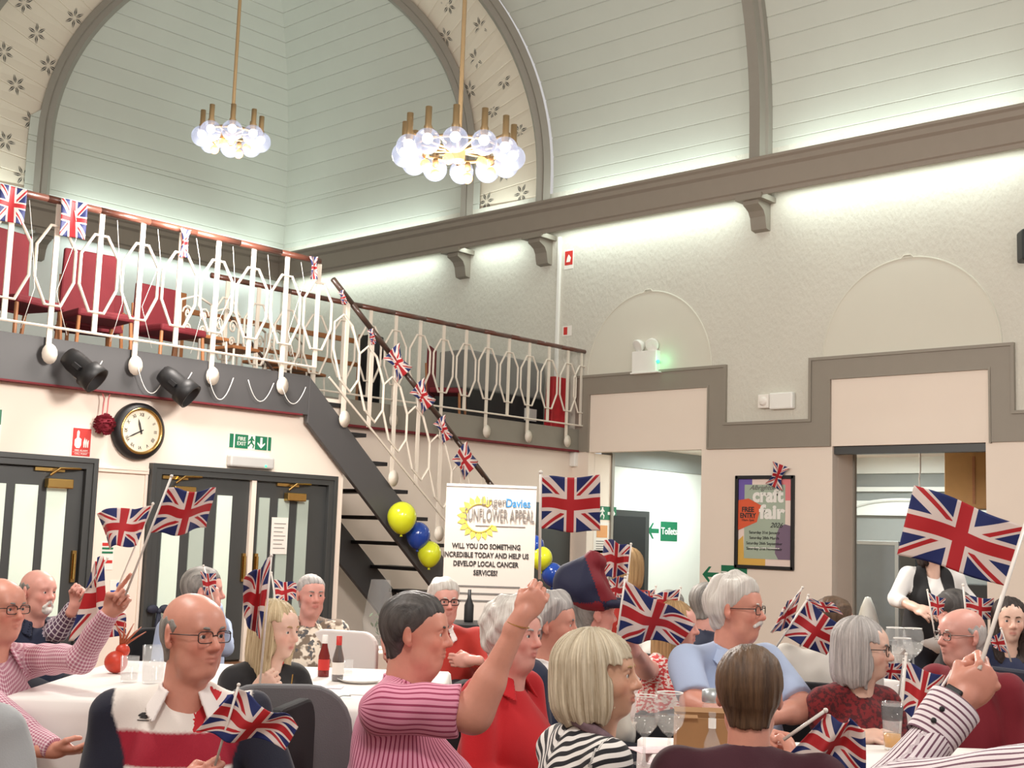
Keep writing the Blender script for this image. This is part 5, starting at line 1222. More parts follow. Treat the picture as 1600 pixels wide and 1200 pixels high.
person('N', 937, 1056, 3.6, 74, 112, 'person, woman with an ash blonde bob in a wavy black and white striped top', 'tan', fem=1, hair='blonde_bob', hairm=H_['ash'], brow=H_['sandy'], topm=CL['waves'], fat=.25, pitch=4, hs=1.0)
person('O', 1058, 978, 6.6, 66, 50, 'person, woman with wavy blonde hair in a red and white blouse behind the big flag', 'pink', fem=1, hair='long', hairm=H_['sandy'], topm=CL['tweed'], sleeves='none', fat=.3, armR=dict(el=D(1008, 1045, 6.0), wr=D(985, 1002, 5.6), thumb=(0, 0, 1), curl=.95, hd=CU*.8-CR*.3))
person('P', 1152, 952, 5.35, 60, 28, 'person, white-haired man with glasses and moustache in a light blue short-sleeved shirt', 'ruddy', fat=.6, hair='wavy', hairm=H_['white'], brow=H_['white'], topm=CL['paleblue'], sleeves='short', glasses=(GB, False), collar=(CL['paleblue'], .8), sw=1.22, hs=1.04,
       armR=dict(el=D(1086, 1100, 5.1), wr=D(1140, 1120, 4.95), curl=.4), armL=dict(el=D(1256, 1108, 5.2), wr=D(1190, 1125, 4.95), curl=.4))
person('Q', 1106, 945, 7.35, 120, 130, 'person, in a navy cap, mostly hidden behind the white-haired man', 'pink', hair='crop', hairm=H_['grey'], topm=CL['navy'])
person('R', 1048, 956, 8.0, 130, 120, 'person, grey-haired, only the crown showing behind a small flag', 'pink', hair='short', hairm=H_['grey'], topm=CL['linen'])
person('S', 1171, 1085, 3.5, 168, 172, 'person, brown-haired man in a maroon jumper seen from behind at the front', 'ruddy', hair='short', hairm=H_['brown'], topm=CL['maroon'], fat=.5, collar=(CL['palestripe'], .2), sw=1.1, armL=dict(el=D(1035, 1290, 3.4), wr=D(1100, 1300, 3.7)), armR=dict(el=D(1290, 1290, 3.45), wr=D(1240, 1188, 3.75), thumb=(0, 0, 1), curl=.95, hd=CF+CU*.3))
person('T', 1304, 975, 6.3, 128, 160, 'person, brown-haired in a light grey shirt, turned away behind the flags', 'ruddy', hair='short', hairm=H_['brown'], topm=CL['linen'], fat=.5, sw=1.1, lean=(.0, -.18))
person('U', 1350, 1015, 5.2, 64, 22, 'person, woman with a silver bob and glasses in a dark red lace top', 'fair', fem=1, hair='bobfringe', hairm=H_['silver'], brow=H_['grey'], topm=CL['lace'], glasses=(GB, True), fat=.2, sw=1.05,
       armR=dict(el=D(1290, 1150, 5.1), wr=D(1345, 1150, 4.98), curl=.3))
person('V', 1502, 994, 5.6, -72, -60, 'person, balding man with glasses in a wine red jumper, facing left', 'pink', fat=.4, hair='fringe', hairm=H_['silver'], brow=H_['white'], topm=CL['wine'], glasses=(GM, False), collar=(CL['whitec'], .7), sw=1.15, lean=(.1, 0))
person('W', 1458, 852, 8.6, 0, 0, 'person, waitress in a black waistcoat over a white shirt, standing behind the waved flag', 'fair', fem=1, hair='bob', hairm=H_['dark'], topm=CL['white'], sleeves='mid', stand=True, fat=.25, armR=dict(el=D(1400, 936, 8.5), wr=D(1432, 950, 8.3), curl=.4), armL=dict(el=D(1528, 960, 8.6), wr=D(1500, 1010, 8.4)), legm=M['navytrouser'])
person('X', 1578, 970, 7.2, -12, -10, 'person, dark-haired woman in a navy top at the right edge', 'fair', fem=1, hair='long', hairm=H_['dark'], brow=H_['brown'], topm=CL['denim'])
person('Y', 1489, 955, 7.7, -150, -120, 'person, grey-capped, bending in a black jacket behind the balding man', 'pink', hair='short', hairm=H_['darkgrey'], topm=CL['black'], fat=.4, sw=1.2)
person('Z', 1880, 1010, 1.9, -60, -70, 'person, brown striped sleeve and black watch, raising the largest flag at lower right', 'ruddy', hair='short', hairm=H_['grey'], topm=CL['brownstripe'], fat=.4, collar=(CL['brownstripe'], .8),
       armL=dict(hide=False), armR=dict(el=D(1385, 1245, 2.55), wr=D(1496, 1096, 2.62), thumb=CU*.75-CR*.62, curl=.95, hd=CU*.65+CR*.75))
person('A', -78, 985, 3.05, 175, 158, 'person, only one pale grey jacket shoulder showing at the bottom left', 'pink', hair='short', hairm=H_['grey'], topm=CL['grey'], fat=.5, sw=1.15)

# ------------------------------------------------------------------ accessories worn by people
def on_head(key, b, name, m, **k): return PEOPLE[key]['part'](b, name, m, **k)
def sdf_part(key, fn, lo, hi, h, name, m, head=True):
    I = PEOPLE[key]; V, F = surf(fn, lo, hi, h)
    V = I['HW'](V) if head else I['neck']+V@I['Tm'].T
    q = mesh_np(name, V, F, m, I['body'], None, {'sv': np.stack([V[:, 1]*1.2, V[:, 2], V[:, 0]], 1), 'pc': V*0}); q.location = I['iv']; return q
mo = [cap((.097, 0, -.046), (.084, .030, -.062), .0105, .0080, .008), cap((.097, 0, -.046), (.084, -.030, -.062), .0105, .0080, .008)]
sdf_part('P', lambda P: blend(P, mo)+np.sin(P[:, 1]*900)*.0008, (.05, -.06, -.09), (.13, .06, -.02), .0035, 'moustache', H_['white'])
go = [ell((.068, 0, -.094), (.034, .034, .026), .01), cap((.095, .0, -.046), (.082, .030, -.078), .009, None, .008), cap((.095, .0, -.046), (.082, -.030, -.078), .009, None, .008)]
sdf_part('C', lambda P: blend(P, go)+np.sin(P[:, 1]*700)*.0008, (.03, -.06, -.14), (.13, .06, -.02), .005, 'goatee', H_['white'])
# small maker's mark on the chest of the polo shirt
I = PEOPLE['D']; bpy.context.view_layer.update(); sh_ = [c for c in I['body'].children if c.name.startswith('shirt')][0]
dv = ray(226, 1118); hit, loc_, nr_, _i = sh_.ray_cast(sh_.matrix_world.inverted() @ Vector(CO), Vector(norm(dv)))
if hit:
    P0 = np.array(sh_.matrix_world @ loc_); n_ = norm(nr_); xr_ = norm(np.cross(UP, n_)); xu_ = np.cross(n_, xr_); b = MB()
    for poly in ([(-.022, -.002), (-.008, .008), (.022, .010), (.010, .002), (-.004, -.006)], [(-.014, -.008), (.004, .0), (.018, -.002), (.006, -.010)], [(-.018, -.016), (.018, -.016), (.018, -.0135), (-.018, -.0135)]):
        b.prism(poly, P0+n_*.001, xr_, xu_, n_, .0015)
    I['part'](b, 'chest_emblem', M['ink'])
# velvet hat on L: slouching panelled crown with brim
vr = clothmat('red_velvet', 'plain', (122, 12, 30), rough=.7); vn = clothmat('navy_velvet', 'plain', (20, 24, 58), rough=.7)
for m_ in (vr, vn): m_.node_tree.nodes['Principled BSDF'].inputs['Sheen Weight'].default_value = .03
I = PEOPLE['L']
b0 = I['H']+np.array([0, 0, .055])
hp = [ell(b0+CU*.0, np.array([.115, .115, .07]), .03), ell(b0+CU*.06-CR*.05, np.array([.125, .125, .10]), .04), cap(b0+CU*.10-CR*.08, b0+CU*.175-CR*.0, .085, .055, .04), cap(b0+CU*.175-CR*.0, b0+CU*.18+CR*.035, .045, .03, .02), cap(b0-CR*.12+CU*.04, b0-CR*.15-CU*.10, .06, .035, .04)]
def hat_fn(P):
    d = blend(P, hp); Q = P-b0; a = np.arctan2(Q@CF, Q@CR); return np.maximum(d+np.abs(np.sin(a*3))*.006+np.sin(Q[:, 2]*40+a*4)*.004, -blend(P, [ell(I['H'], np.array([.085, .085, .11]), .02), ell(I['H']+CR*.12-CU*.08, np.array([.10, .1, .12]), .02)]))
lo_, hi_ = bbox(hp, .03); V, F = surf(hat_fn, lo_, hi_, .007); Q = V-b0
hat = mesh_np('jester_hat', V, F, [vn, vr], None, b0, {'pc': Q*0}, (((Q@CR)*.94+(Q@CU)*.34 > .035-.0) ^ (Q@CU < .012)).astype(int)); hat.location = tuple(b0); tag(hat, 'large slouching velvet hat in navy and red panels', 'hat')
br = [cap(b0+CR*.06-CU*.0-CF*.08, b0+CR*.19-CU*.015-CF*.02, .020, .016, .03), cap(b0+CR*.06-CF*.0, b0+CR*.19-CU*.015+CF*.05, .020, .016, .03)]
lo_, hi_ = bbox(br, .02); V, F = surf(lambda P: blend(P, br), lo_, hi_, .006); q = mesh_np('brim', V, F, vn, hat, None, {'pc': V*0}); q.location = -hat.location
# cap on Q
I = PEOPLE['Q']; H0 = I['H']; cp = [ell(H0+np.array([0, 0, .045]), np.array([.105, .105, .085]), .02), cap(H0+I['RHd'][:, 0]*.08+np.array([0, 0, .05]), H0+I['RHd'][:, 0]*.17+np.array([0, 0, .035]), .03, .012, .02)]
lo_, hi_ = bbox(cp, .02); V, F = surf(lambda P: np.maximum(blend(P, cp), (H0[2]+.02-P[:, 2])), lo_, hi_, .008)
uv_cap = MB(); capo = mesh_np('cap', V, F, clothmat('navy_cap', 'print', (30, 36, 66), (170, 174, 190), p=26), None, H0, {'pc': V*0}); capo.location = tuple(H0); tag(capo, 'navy patterned cap behind the white-haired man', 'cap')
I = PEOPLE['Y']; H0 = I['H']; cp = [ell(H0+np.array([0, 0, .04]), np.array([.110, .110, .085]), .02)]
lo_, hi_ = bbox(cp, .02); V, F = surf(lambda P: np.maximum(blend(P, cp), (H0[2]+.0-P[:, 2])), lo_, hi_, .009)
capo = mesh_np('woollen_hat', V, F, clothmat('dark_grey_wool', 'plain', (72, 68, 66)), None, H0, {'pc': V*0}); capo.location = tuple(H0); tag(capo, 'dark grey woollen hat behind the balding man', 'hat')
# waistcoat on the waitress
I = PEOPLE['W']; Lw = I['neck'][2]-I['hip'][2]
vp = [ell((0, 0, -.24*Lw/.46), (.138, .166, .20), .06), ell((-.045, 0, -.16), (.100, .168, .13), .06), ell((.03, 0, -.36*Lw/.46), (.142, .170, .20), .08), ell((0, 0, -Lw+.06), (.150, .172, .13), .08), ell((.085, .07, -.23), (.072, .075, .075), .05), ell((.085, -.07, -.23), (.072, .075, .075), .05), cap((-.02, .05, -.05), (-.02, .12, -.08), .055, .055, .05), cap((-.02, -.05, -.05), (-.02, -.12, -.08), .055, .055, .05)]
def vfn(P):
    d = blend(P, vp)-.004; v = (np.abs(P[:, 1])-.045-.0*P[:, 2]); v = np.where(P[:, 0] > 0, np.where(P[:, 2] > -.34, -(v+.22*np.clip(-.34-P[:, 2], -1, 0)*0), -1), -1); d = np.maximum(d, v)
    arm = np.minimum(np.linalg.norm(P-np.array([-.0, .20, -.10]), axis=1), np.linalg.norm(P-np.array([-.0, -.20, -.10]), axis=1)); return np.maximum(d, .052-arm)
sdf_part('W', vfn, (-.25, -.26, -.75), (.26, .26, .05), .012, 'waistcoat', CL['black'], head=False)
# watch and cuff on the raised foreground arm, bracelet, rings
I = PEOPLE['Z']; S_, El, Wr = I['arms'][-1]; ax_ = norm(Wr-El); e1 = norm(np.cross(ax_, CF)); e2 = np.cross(ax_, e1)
ringp = [Wr-ax_*.005+e1*.034*math.cos(a)+e2*.030*math.sin(a) for a in np.linspace(0, 2*PI, 28)[:-1]]
I['part'](MB().tube(ringp, .0075, 8, closed=True), 'watch_strap', M['black'], smooth=True)
fc = -e2 if (-e2)@CF < 0 else e2
I['part'](MB().obox(Wr-ax_*.005+e1*.028+fc*.020, (ax_, norm(np.cross(ax_, norm(e1+fc))), norm(e1+fc)), (.017, .018, .006)), 'watch_case', M['black'], bevel=.004)
c0 = El+(Wr-El)*.97; cf = MB(); cf.lathe([(.050, -.10), (.054, -.05), (.056, .0), (.052, .004), (.050, -.0), (.046, -.05)], c0-ax_*.0, (e1, e2, ax_), 26); q = I['part'](cf, 'cuff', CL['brownstripe'], smooth=True)
me = q.data; n_ = len(me.vertices); co = np.zeros(n_*3); me.vertices.foreach_get('co', co); co = co.reshape(-1, 3)-c0; at_ = me.attributes.new('pc', 'FLOAT_VECTOR', 'POINT'); at_.data.foreach_set('vector', np.stack([co@ax_, np.zeros(n_), np.zeros(n_)], 1).astype('f').ravel())
for k, s_ in ((-.06, 1), (-.03, 1)): I['part'](MB().sphere(c0+ax_*k+(-CF*.75+e1*.6)*.058, .006, 6), 'cuff_button', M['black'])
I = PEOPLE['I']; S_, El, Wr = I['arms'][-1]; ax_ = norm(Wr-El); e1 = norm(np.cross(ax_, CF)); e2 = np.cross(ax_, e1)
I['part'](MB().tube([Wr-ax_*(.03+.006*math.cos(a))+e1*.036*math.cos(a)+e2*.034*math.sin(a) for a in np.linspace(0, 2*PI, 28)[:-1]], .0018, 6, closed=True), 'bracelet', M['brass'])
I = PEOPLE['B']; W_ = I['arms'][-1][2]; I['part'](MB().lathe([(.0105, -.003), (.0118, 0), (.0105, .003), (.0095, 0), (.0105, -.003)], W_+CR*.105+CU*.0-CF*.002, (CU, CF, CR), 14), 'ring', M['brass'])
I = PEOPLE['N']; I['part'](MB().tube([I['TW'](.075*math.cos(a)+.01, .085*math.sin(a), -.02-.045*math.cos(a)) for a in np.linspace(0, 2*PI, 30)[:-1]], .018, 8, closed=True), 'scarf', mat('patterned_scarf', (120, 96, 104), .8, var=.6, nscale=50), smooth=True)
I = PEOPLE['F']; I['part'](MB().tube([I['TW'](.085+.055*math.sin(PI*u), .07-.14*u, -.04-.20*math.sin(PI*u)) for u in np.linspace(0, 1, 20)], .003, 6), 'necklace', M['brass'])
I['part'](MB().sphere(I['TW'](.142, 0, -.24), .011, 8), 'necklace_bead', M['red'])
I = PEOPLE['F']; q = I['part'](MB().tube([I['TW'](-.02-.05*math.cos(a), .075*math.sin(a), -.01+.012*math.cos(3*a)) for a in np.linspace(0, 2*PI, 24)[:-1]], .012, 6, closed=True), 'scarf', M['red'], smooth=True)

# ------------------------------------------------------------------ tables
def table(c, a, b_, rot, label, h=.75, drop=.45):   # long table under a draped cloth
    t = empty('banquet_table', (c[0], c[1], 0), rot, label=label, cat='table', group=None)
    MB().box((-a, -b_, h-.045), (a, b_, h-.008)).build('tabletop', M['wood'], t)
    for sx in (-1, 1):
        for sy in (-1, 1): MB().tube([(sx*(a-.12), sy*(b_-.1), 0), (sx*(a-.12), sy*(b_-.1), h-.04)], .02, 8).build('leg', M['steel'], t)
    g = []; n = 64; co = []
    per = [(-a,-b_),(a,-b_),(a,b_),(-a,b_)]
    pts = []
    for i in range(4):
        (x0, y0), (x1, y1) = per[i], per[(i+1) % 4]
        for k in range(n//4*2): u = k/(n//4*2); pts.append((x0+(x1-x0)*u, y0+(y1-y0)*u))
    m = len(pts); vs = [(0, 0, h)]; fs = []; rows = [(1.0, 0), (1.0, 0)]
    levels = [(0, .0), (.012, -.012), (.02, -.06), (.03, -.2), (.04, -drop*.7), (.05, -drop)]
    for j, (o_, dz) in enumerate(levels):
        for i, (x, y) in enumerate(pts):
            L = math.hypot(x, y); r = (math.sin(i*1.05+c[0])*.6+math.sin(i*.37)*.7)*.028*max(0, (j-1)/4); nx, ny = (x/a if abs(x) > a-.001 else 0), (y/b_ if abs(y) > b_-.001 else 0)
            vs.append((x+nx*(o_+r), y+ny*(o_+r), h+dz))
    for i in range(m):
        fs.append((0, 1+i, 1+(i+1) % m))
        for j in range(len(levels)-1): fs.append((1+j*m+i, 1+(j+1)*m+i, 1+(j+1)*m+(i+1) % m, 1+j*m+(i+1) % m))
    cl = MB().add(vs, fs).build('tablecloth', M['cloth'], None, smooth=True); cl.location = (c[0], c[1], .003); cl.rotation_euler = (0, 0, rot)
    tag(cl, label.replace('table under', 'tablecloth of the table under').replace('banquet table', 'tablecloth of the table'), 'tablecloth'); return t
rv = math.atan2(RH[1], RH[0])
TC1 = onZ(392, 1071, .75); tc1 = table(TC1[:2]+FH[:2]*.08, .82, .72, rv, 'long white-clothed banquet table in front of the double doors')
TC2 = (onZ(1300, 1162, .75)+onZ(1040, 1162, .75)+onZ(1570, 1166, .75))/3; table(TC2[:2]-FH[:2]*.40+RH[:2]*-.02, .66, .40, rv, 'white-clothed banquet table at the front right, with beer glass and cardboard box')
TC3 = onZ(1345, 1052, .75); table(TC3[:2], .62, .35, rv, 'far white-clothed banquet table, mostly behind people and flags on the right')
# ------------------------------------------------------------------ things on the tables
def glassmat(name, c=(245, 248, 248), a=.14):
    m, nt, b = newmat(name); b.inputs['Base Color'].default_value = lin(c); b.inputs['Roughness'].default_value = .03; b.inputs['Alpha'].default_value = a
    b.inputs['Specular IOR Level'].default_value = 1.0; b.inputs['Coat Weight'].default_value = 1; return m
GL = glassmat('drinking_glass'); WI = glassmat('pale_drink', (232, 232, 226), .22); M['beer'] = mat('beer', (214, 150, 28), .1, var=.1); M['gstem'] = glassmat('green_stem', (24, 130, 80), .9)
def wineglass(p, label, s=1.0, green=False, grp=None, fill=.5):
    t = empty('wine_glass', p, label=label, cat='glass', group=grp)
    MB().lathe([(.034*s,0),(.035*s,.002),(.008,.006),(.005,.02),(.005,.08*s),(.02*s,.092*s),(.038*s,.115*s),(.046*s,.15*s),(.043*s,.185*s),(.037*s,.205*s)], n=28).build('bowl', GL, t, smooth=True)
    MB().lathe([(0,.094*s),(.02*s,.095*s),(.037*s,.115*s),(.044*s,(.115+.05*fill)*s),(0,(.115+.05*fill)*s)], n=24).build('drink', WI, t, smooth=True)
    MB().lathe([(.0375*s,.203*s),(.0385*s,.206*s),(.0365*s,.2065*s),(.0360*s,.203*s)], n=28).build('rim', M['white'], t, smooth=True)  # opaque white ring paints a highlight onto the rim of the clear glass
    MB().lathe([(.034*s,0),(.034*s,.003),(.006,.006),(.0055,.02),(.0055,.05),(0,.05)], n=20).build('foot', M['gstem'] if green else GL, t, smooth=True); return t
def tumbler(p, label, r=.036, h=.10, fill=.5, drink=WI, cat='glass', grp=None):
    t = empty('tumbler', p, label=label, cat=cat, group=grp)
    MB().lathe([(0,.004),(r*.85,0),(r*.9,.005),(r,h),(r-.002,h),(r*.86,.01),(0,.01)], n=24).build('glass', GL, t, smooth=True)
    if fill: MB().lathe([(0,.012),(r*.86,.012),(r*.88+(r*.1)*fill,h*fill),(0,h*fill)], n=20).build('drink', drink, t, smooth=True)
    return t
TZ = .754
wineglass(onZ(1045, 1196, TZ), 'nearer gin glass with green foot beside the cardboard box', 1.06, True)
wineglass(onZ(1006, 1194, TZ), 'gin glass next to the blonde woman, left of the green-footed glass', 1.0)
bt = empty('beer_glass', onZ(1394, 1172, TZ), label='tall nearly empty beer glass with printed band on the front right table', cat='glass')
MB().lathe([(0,0),(.026,0),(.027,.01),(.031,.06),(.036,.16),(.034,.16),(.029,.06),(.024,.01),(0,.01)], n=28).build('glass', GL, bt, smooth=True)
MB().lathe([(0,.011),(.0245,.011),(.0285,.056),(0,.056)], n=24).build('beer', M['beer'], bt, smooth=True)
MB().lathe([(.0335,.10),(.0368,.148)], n=28).build('printed_band', mat('glass_print', (60, 60, 64), .5, var=.8, nscale=90, alpha=.6), bt, smooth=True)
tumbler(onZ(1085, 1162, TZ), 'tumbler with a straw behind the cardboard box', .042, .11, .3)
jr = empty('lidded_jar', onZ(1113, 1160, TZ), label='clear jar with a grey lid behind the cardboard box', cat='jar')
MB().lathe([(0,0),(.035,0),(.037,.01),(.037,.12),(.03,.14),(.03,.15)], n=24).build('jar_body', GL, jr, smooth=True); MB().lathe([(.036,.135),(.038,.14),(.038,.175),(.02,.18),(0,.18)], n=24).build('lid', M['steel'], jr, smooth=True)
bx = empty('cardboard_box', onZ(1096, 1178, TZ), rv-.05, label='open brown cardboard box on the front table beside the gin glasses', cat='box')
b = MB(); b.box((-.085,-.06,0),(.085,-.056,.12)).box((-.085,.056,0),(.085,.06,.12)).box((-.085,-.056,0),(-.081,.056,.12)).box((.081,-.056,0),(.085,.056,.12)).box((-.081,-.056,0),(.081,.056,.004)); b.build('walls', M['card'], bx)
MB().obox((0,.075,.128), ((1,0,0),(0,.9,.3),(0,-.3,.9)), (.084,.02,.0015)).obox((-.05,-.062,.124), ((1,0,0),(0,.9,.3),(0,-.3,.9)), (.03,.012,.0015)).build('flap', M['card'], bx)
bo = empty('small_bottle', onZ(1112, 1186, TZ), label='small clear bottle leaning by the cardboard box', cat='bottle')
MB().lathe([(0,0),(.024,0),(.026,.01),(.026,.05),(.012,.085),(.010,.13),(.012,.132),(.012,.145),(0,.145)], n=20).build('bottle_glass', GL, bo, smooth=True); MB().lathe([(.0125,.095),(.0125,.125)], n=16).build('neck_label', M['white'], bo, smooth=True)
for k, (a, b_) in enumerate(((1030, 1172), (1060, 1193))):
    q = MB().box((-.09,-.06,0),(.09,.06,.0015)).build('leaflet', mat('pink_print', (232, 206, 210), .7, var=.25, nscale=60)); q.location = tuple(onZ(a, b_, TZ)); q.rotation_euler = (0, 0, rv+.3-.5*k); tag(q, 'pink printed leaflet on the front table, %s' % ('farther from the viewer' if k == 0 else 'under the gin glass'), 'leaflet')
wineglass(onZ(1399, 1056, TZ), 'wine glass on the far table, leftmost of the upright pair', 1.25, fill=.3)
wineglass(onZ(1427, 1057, TZ), 'wine glass on the far table, right of the upright pair', 1.25, fill=.6)
wineglass(onZ(1410, 1072, TZ), 'wine glass on the far table in front of the pair', 1.15, fill=.3)
tumbler(onZ(1237, 1062, TZ), 'squat glass on the far table behind the flag', .05, .16, .4)
# table in front of the doors
def sauce(p, label, cap_m, body_m, h=.19, r=.026):
    t = empty('sauce_bottle', p, label=label, cat='bottle')
    MB().lathe([(0,0),(r,0),(r*1.02,.01),(r*1.0,h*.5),(r*.55,h*.72),(r*.45,h*.82)], n=20).build('bottle_body', body_m, t, smooth=True)
    MB().lathe([(r*.5,h*.8),(r*.5,h),(0,h)], n=16).build('cap', cap_m, t, smooth=True); MB().lathe([(r*1.04,.03),(r*1.03,h*.42)], n=20).build('label_band', M['paper'] if cap_m is not M['white'] else M['red'], t, smooth=True)
sauce(onZ(505, 1057, TZ), 'dark red sauce bottle with white cap on the table by the doors', M['white'], mat('red_sauce', (116, 28, 24), .2))
sauce(onZ(527, 1064, TZ), 'clear bottle of dark sauce with red cap on the table by the doors', M['red'], glassmat('dark_sauce', (70, 50, 44), .7), .20)
tumbler(onZ(541, 1056, TZ), 'small glass tumbler beside the dark sauce bottle', .032, .075, .3)
pl_ = MB().lathe([(0,.004),(.07,.004),(.10,.016),(.102,.016),(.07,0),(0,0)], n=32).build('dinner_plate', M['white'], None, smooth=True); pl_.location = tuple(onZ(562, 1066, TZ)); tag(pl_, 'white plate on the table beside the sauce bottles', 'plate')
q = MB().box((-.12,-.05,0),(.12,.05,.002)).build('printed_menu', mat('menu_print', (224, 214, 222), .7, var=.25, nscale=50)); q.location = tuple(onZ(492, 1073, TZ)); q.rotation_euler = (0, 0, rv); tag(q, 'printed menu sheet lying on the table by the doors', 'menu')
q = MB().box((-.06,-.03,0),(.06,.03,.002)).build('napkin', M['white']); q.location = tuple(onZ(570, 1085, TZ)); q.rotation_euler = (0, 0, rv); tag(q, 'small folded white napkin near the plate', 'napkin')
q = MB().lathe([(0,0),(.012,.002),(.018,.008),(.014,.009),(0,.004)], n=14).tube([(.012,0,.006),(.05,0,.012),(.09,0,.008)], .003, 6).build('spoon', M['steel'], None, smooth=True); q.location = tuple(onZ(521, 1093, TZ)); tag(q, 'metal spoon on the front edge of the table by the doors', 'spoon')
tumbler(onZ(201, 1066, TZ), 'short water glass on the left of the table by the doors', .040, .11, .35)
tumbler(onZ(238, 1068, TZ), 'tall tumbler of pale drink behind the man in the polo shirt', .050, .16, .6)
t = empty('lobster_ornament', onZ(180, 1052, TZ), label='red lobster-like ornament with curled feelers on the table at left', cat='ornament')
MB().sphere((0,0,.05), .05, 12, (1,1.1,1)).sphere((.03,0,.10), .032, 10).build('body', mat('ornament_red', (190, 56, 34), .4, var=.3, nscale=30), t, smooth=True)
b = MB()
for k in range(5): a = .3+.35*k; b.tube([(.02,0,.11),(.02+.05*math.cos(a),0,.13+.04*math.sin(a)),(.02+.13*math.cos(a),.01*k,.14+.07*math.sin(a)+.02)], [.007,.005,.002], 6)
b.build('feelers', mat('feeler', (150, 66, 30), .5, var=.3), t, smooth=True)
# carafe of greenery behind the dark-haired man and a bottle on a stand by the banner
p = dep(590, 1014, 9.2); t = empty('glass_vase', (p[0], p[1], p[2]), label='clear glass vase of green leaves on a stand beneath the stairs', cat='vase')
MB().lathe([(0,0),(.08,0),(.11,.08),(.12,.2),(.09,.38),(.07,.5)], n=28).build('glass', GL, t, smooth=True); b = MB()
for k in range(40): a = rng.rand()*6.28; r_ = .08*rng.rand()**.5; z = .03+.22*rng.rand(); d = norm(rng.randn(3)); w = norm(np.cross(d, UP)); c_ = np.array([r_*math.cos(a), r_*math.sin(a), z]); b.add([c_-d*.03, c_+w*.012, c_+d*.03, c_-w*.012], [(0,1,2,3)])
b.build('leaves', mat('vase_leaves', (70, 92, 58), .6, var=.4), t)
q = MB().box((-.2,-.2,0),(.2,.2,float(p[2])-.002)).build('plinth', M['cream'], bevel=.01); q.location = (t.location[0], t.location[1], 0); tag(q, 'pale plinth under the glass vase', 'plinth')
p = dep(732, 972, 10.6); q = MB().box((-.5,-.25,0),(.5,.25,p[2]-.0)).build('side_table', M['black'], bevel=.01); q.location = (p[0]+RH[0]*.15, p[1]+RH[1]*.15, 0); q.rotation_euler = (0, 0, rv); tag(q, 'black table with a dark bottle in front of the banner', 'table')
q = MB().lathe([(0,0),(.038,0),(.04,.02),(.04,.14),(.016,.2),(.014,.27),(0,.27)], n=18).build('dark_bottle', M['black'], None, smooth=True); q.location = (p[0], p[1], p[2]); q.scale = (1, 1, 1); tag(q, 'black bottle standing on the table in front of the banner', 'bottle')
# navy bow on the double door edge
p = onY(248, 955, YF-.04); t = empty('ribbon_bow', p, label='navy ribbon bow with long tails tied at the left jamb of the double doors', cat='bow')
b = MB(); 
for s in (-1, 1): b.sphere((s*.07, 0, .02), .06, 10, (1.1, .5, .75)); b.tube([(0,0,0),(s*.03,-.01,-.2),(s*.06+.05,-.0,-.42)], [.02,.018,.02], 6)
b.sphere((0,0,0), .03, 8); b.build('bow', M['navyfab'], t, smooth=True)

# ------------------------------------------------------------------ chairs
def chair(p, rz, label, fab, legm='steel', h=.86, w=.46, name='banquet_chair', round_=.10, grp=None):
    t = empty(name, (p[0], p[1], 0), rz, label=label, cat='chair', group=grp)
    pts = [(-w/2, .46), (w/2, .46)]+[(w/2-round_+round_*math.cos(a), h-round_+round_*math.sin(a)) for a in np.linspace(0, PI/2, 7)]+[(-w/2+round_-round_*math.sin(a), h-round_+round_*math.cos(a)) for a in np.linspace(0, PI/2, 7)]
    MB().prism(pts, (0, .24, 0), (1, 0, 0), UP, (0, 1, 0), .045).build('backrest', M[fab], t, bevel=.012)
    MB().box((-w/2, -.22, .42), (w/2, .23, .47)).build('seat', M[fab], t, bevel=.02)
    for sx in (-1, 1):
        MB().tube([(sx*(w/2-.03), -.19, .42), (sx*(w/2-.02), -.22, 0)], .013, 8).build('leg', M[legm], t)
        MB().tube([(sx*(w/2-.03), .26, h*.8), (sx*(w/2-.03), .25, .44), (sx*(w/2-.02), .29, 0)], .013, 8).build('leg', M[legm], t)
    return t
WHO = {'A': 'the pale grey jacket', 'B': 'the man in the pink checked shirt', 'C': 'the goateed man in the navy gilet', 'D': 'the bald man in the polo shirt', 'E': 'the man in the pale blue shirt by the doors', 'G': 'the woman in the patterned blouse', 'H': 'the man in the rust red jumper',
       'J': 'the woman in the red cardigan', 'K': 'the grey-haired person in navy', 'L': 'the person in the velvet hat', 'N': 'the woman in wavy stripes', 'O': 'the woman in the red and white blouse', 'P': 'the white-haired moustached man', 'Q': 'the person in the navy cap',
       'R': 'the grey-haired person behind the small flag', 'S': 'the man in the maroon jumper', 'T': 'the person turned away in light grey', 'U': 'the woman with the silver bob', 'X': 'the dark-haired woman at the right edge', 'Y': 'the person in the black jacket', 'Z': 'the person in the brown striped shirt'}
def seat_for(k, label, fab, **kw):
    I = PEOPLE[k]; T = I['T']; c = I['hip']-T[:, 0]*.02; rz = math.atan2(T[1, 0], T[0, 0])+PI/2; return chair(c-T[:, 0]*.06, rz, label, fab, **kw)
for k, w_ in WHO.items(): seat_for(k, ('cream' if k == 'O' else 'black')+' banquet chair under '+w_, 'cloth' if k == 'O' else 'blackfab', h=.68 if k in 'NSDZAP' else .80)
seat_for('I', 'black banquet chair with rounded back behind the man in the pink striped shirt', 'blackfab', h=.86)
seat_for('V', 'dark navy quilted chair back behind the balding man in wine red', 'navyfab', w=.62, h=.90)
c = dep(440, 1120, 4.75); chair(c, face_dir(10)+PI/2+PI, 'grey upholstered chair with a tall rounded back in front of the long table', 'greyfab', h=.88, w=.5, round_=.16)
c = dep(566, 1030, 7.9); chair(c, face_dir(160)+PI/2, 'white chair back beyond the long table, right of the sauce bottles', 'cloth', h=.83, w=.46)

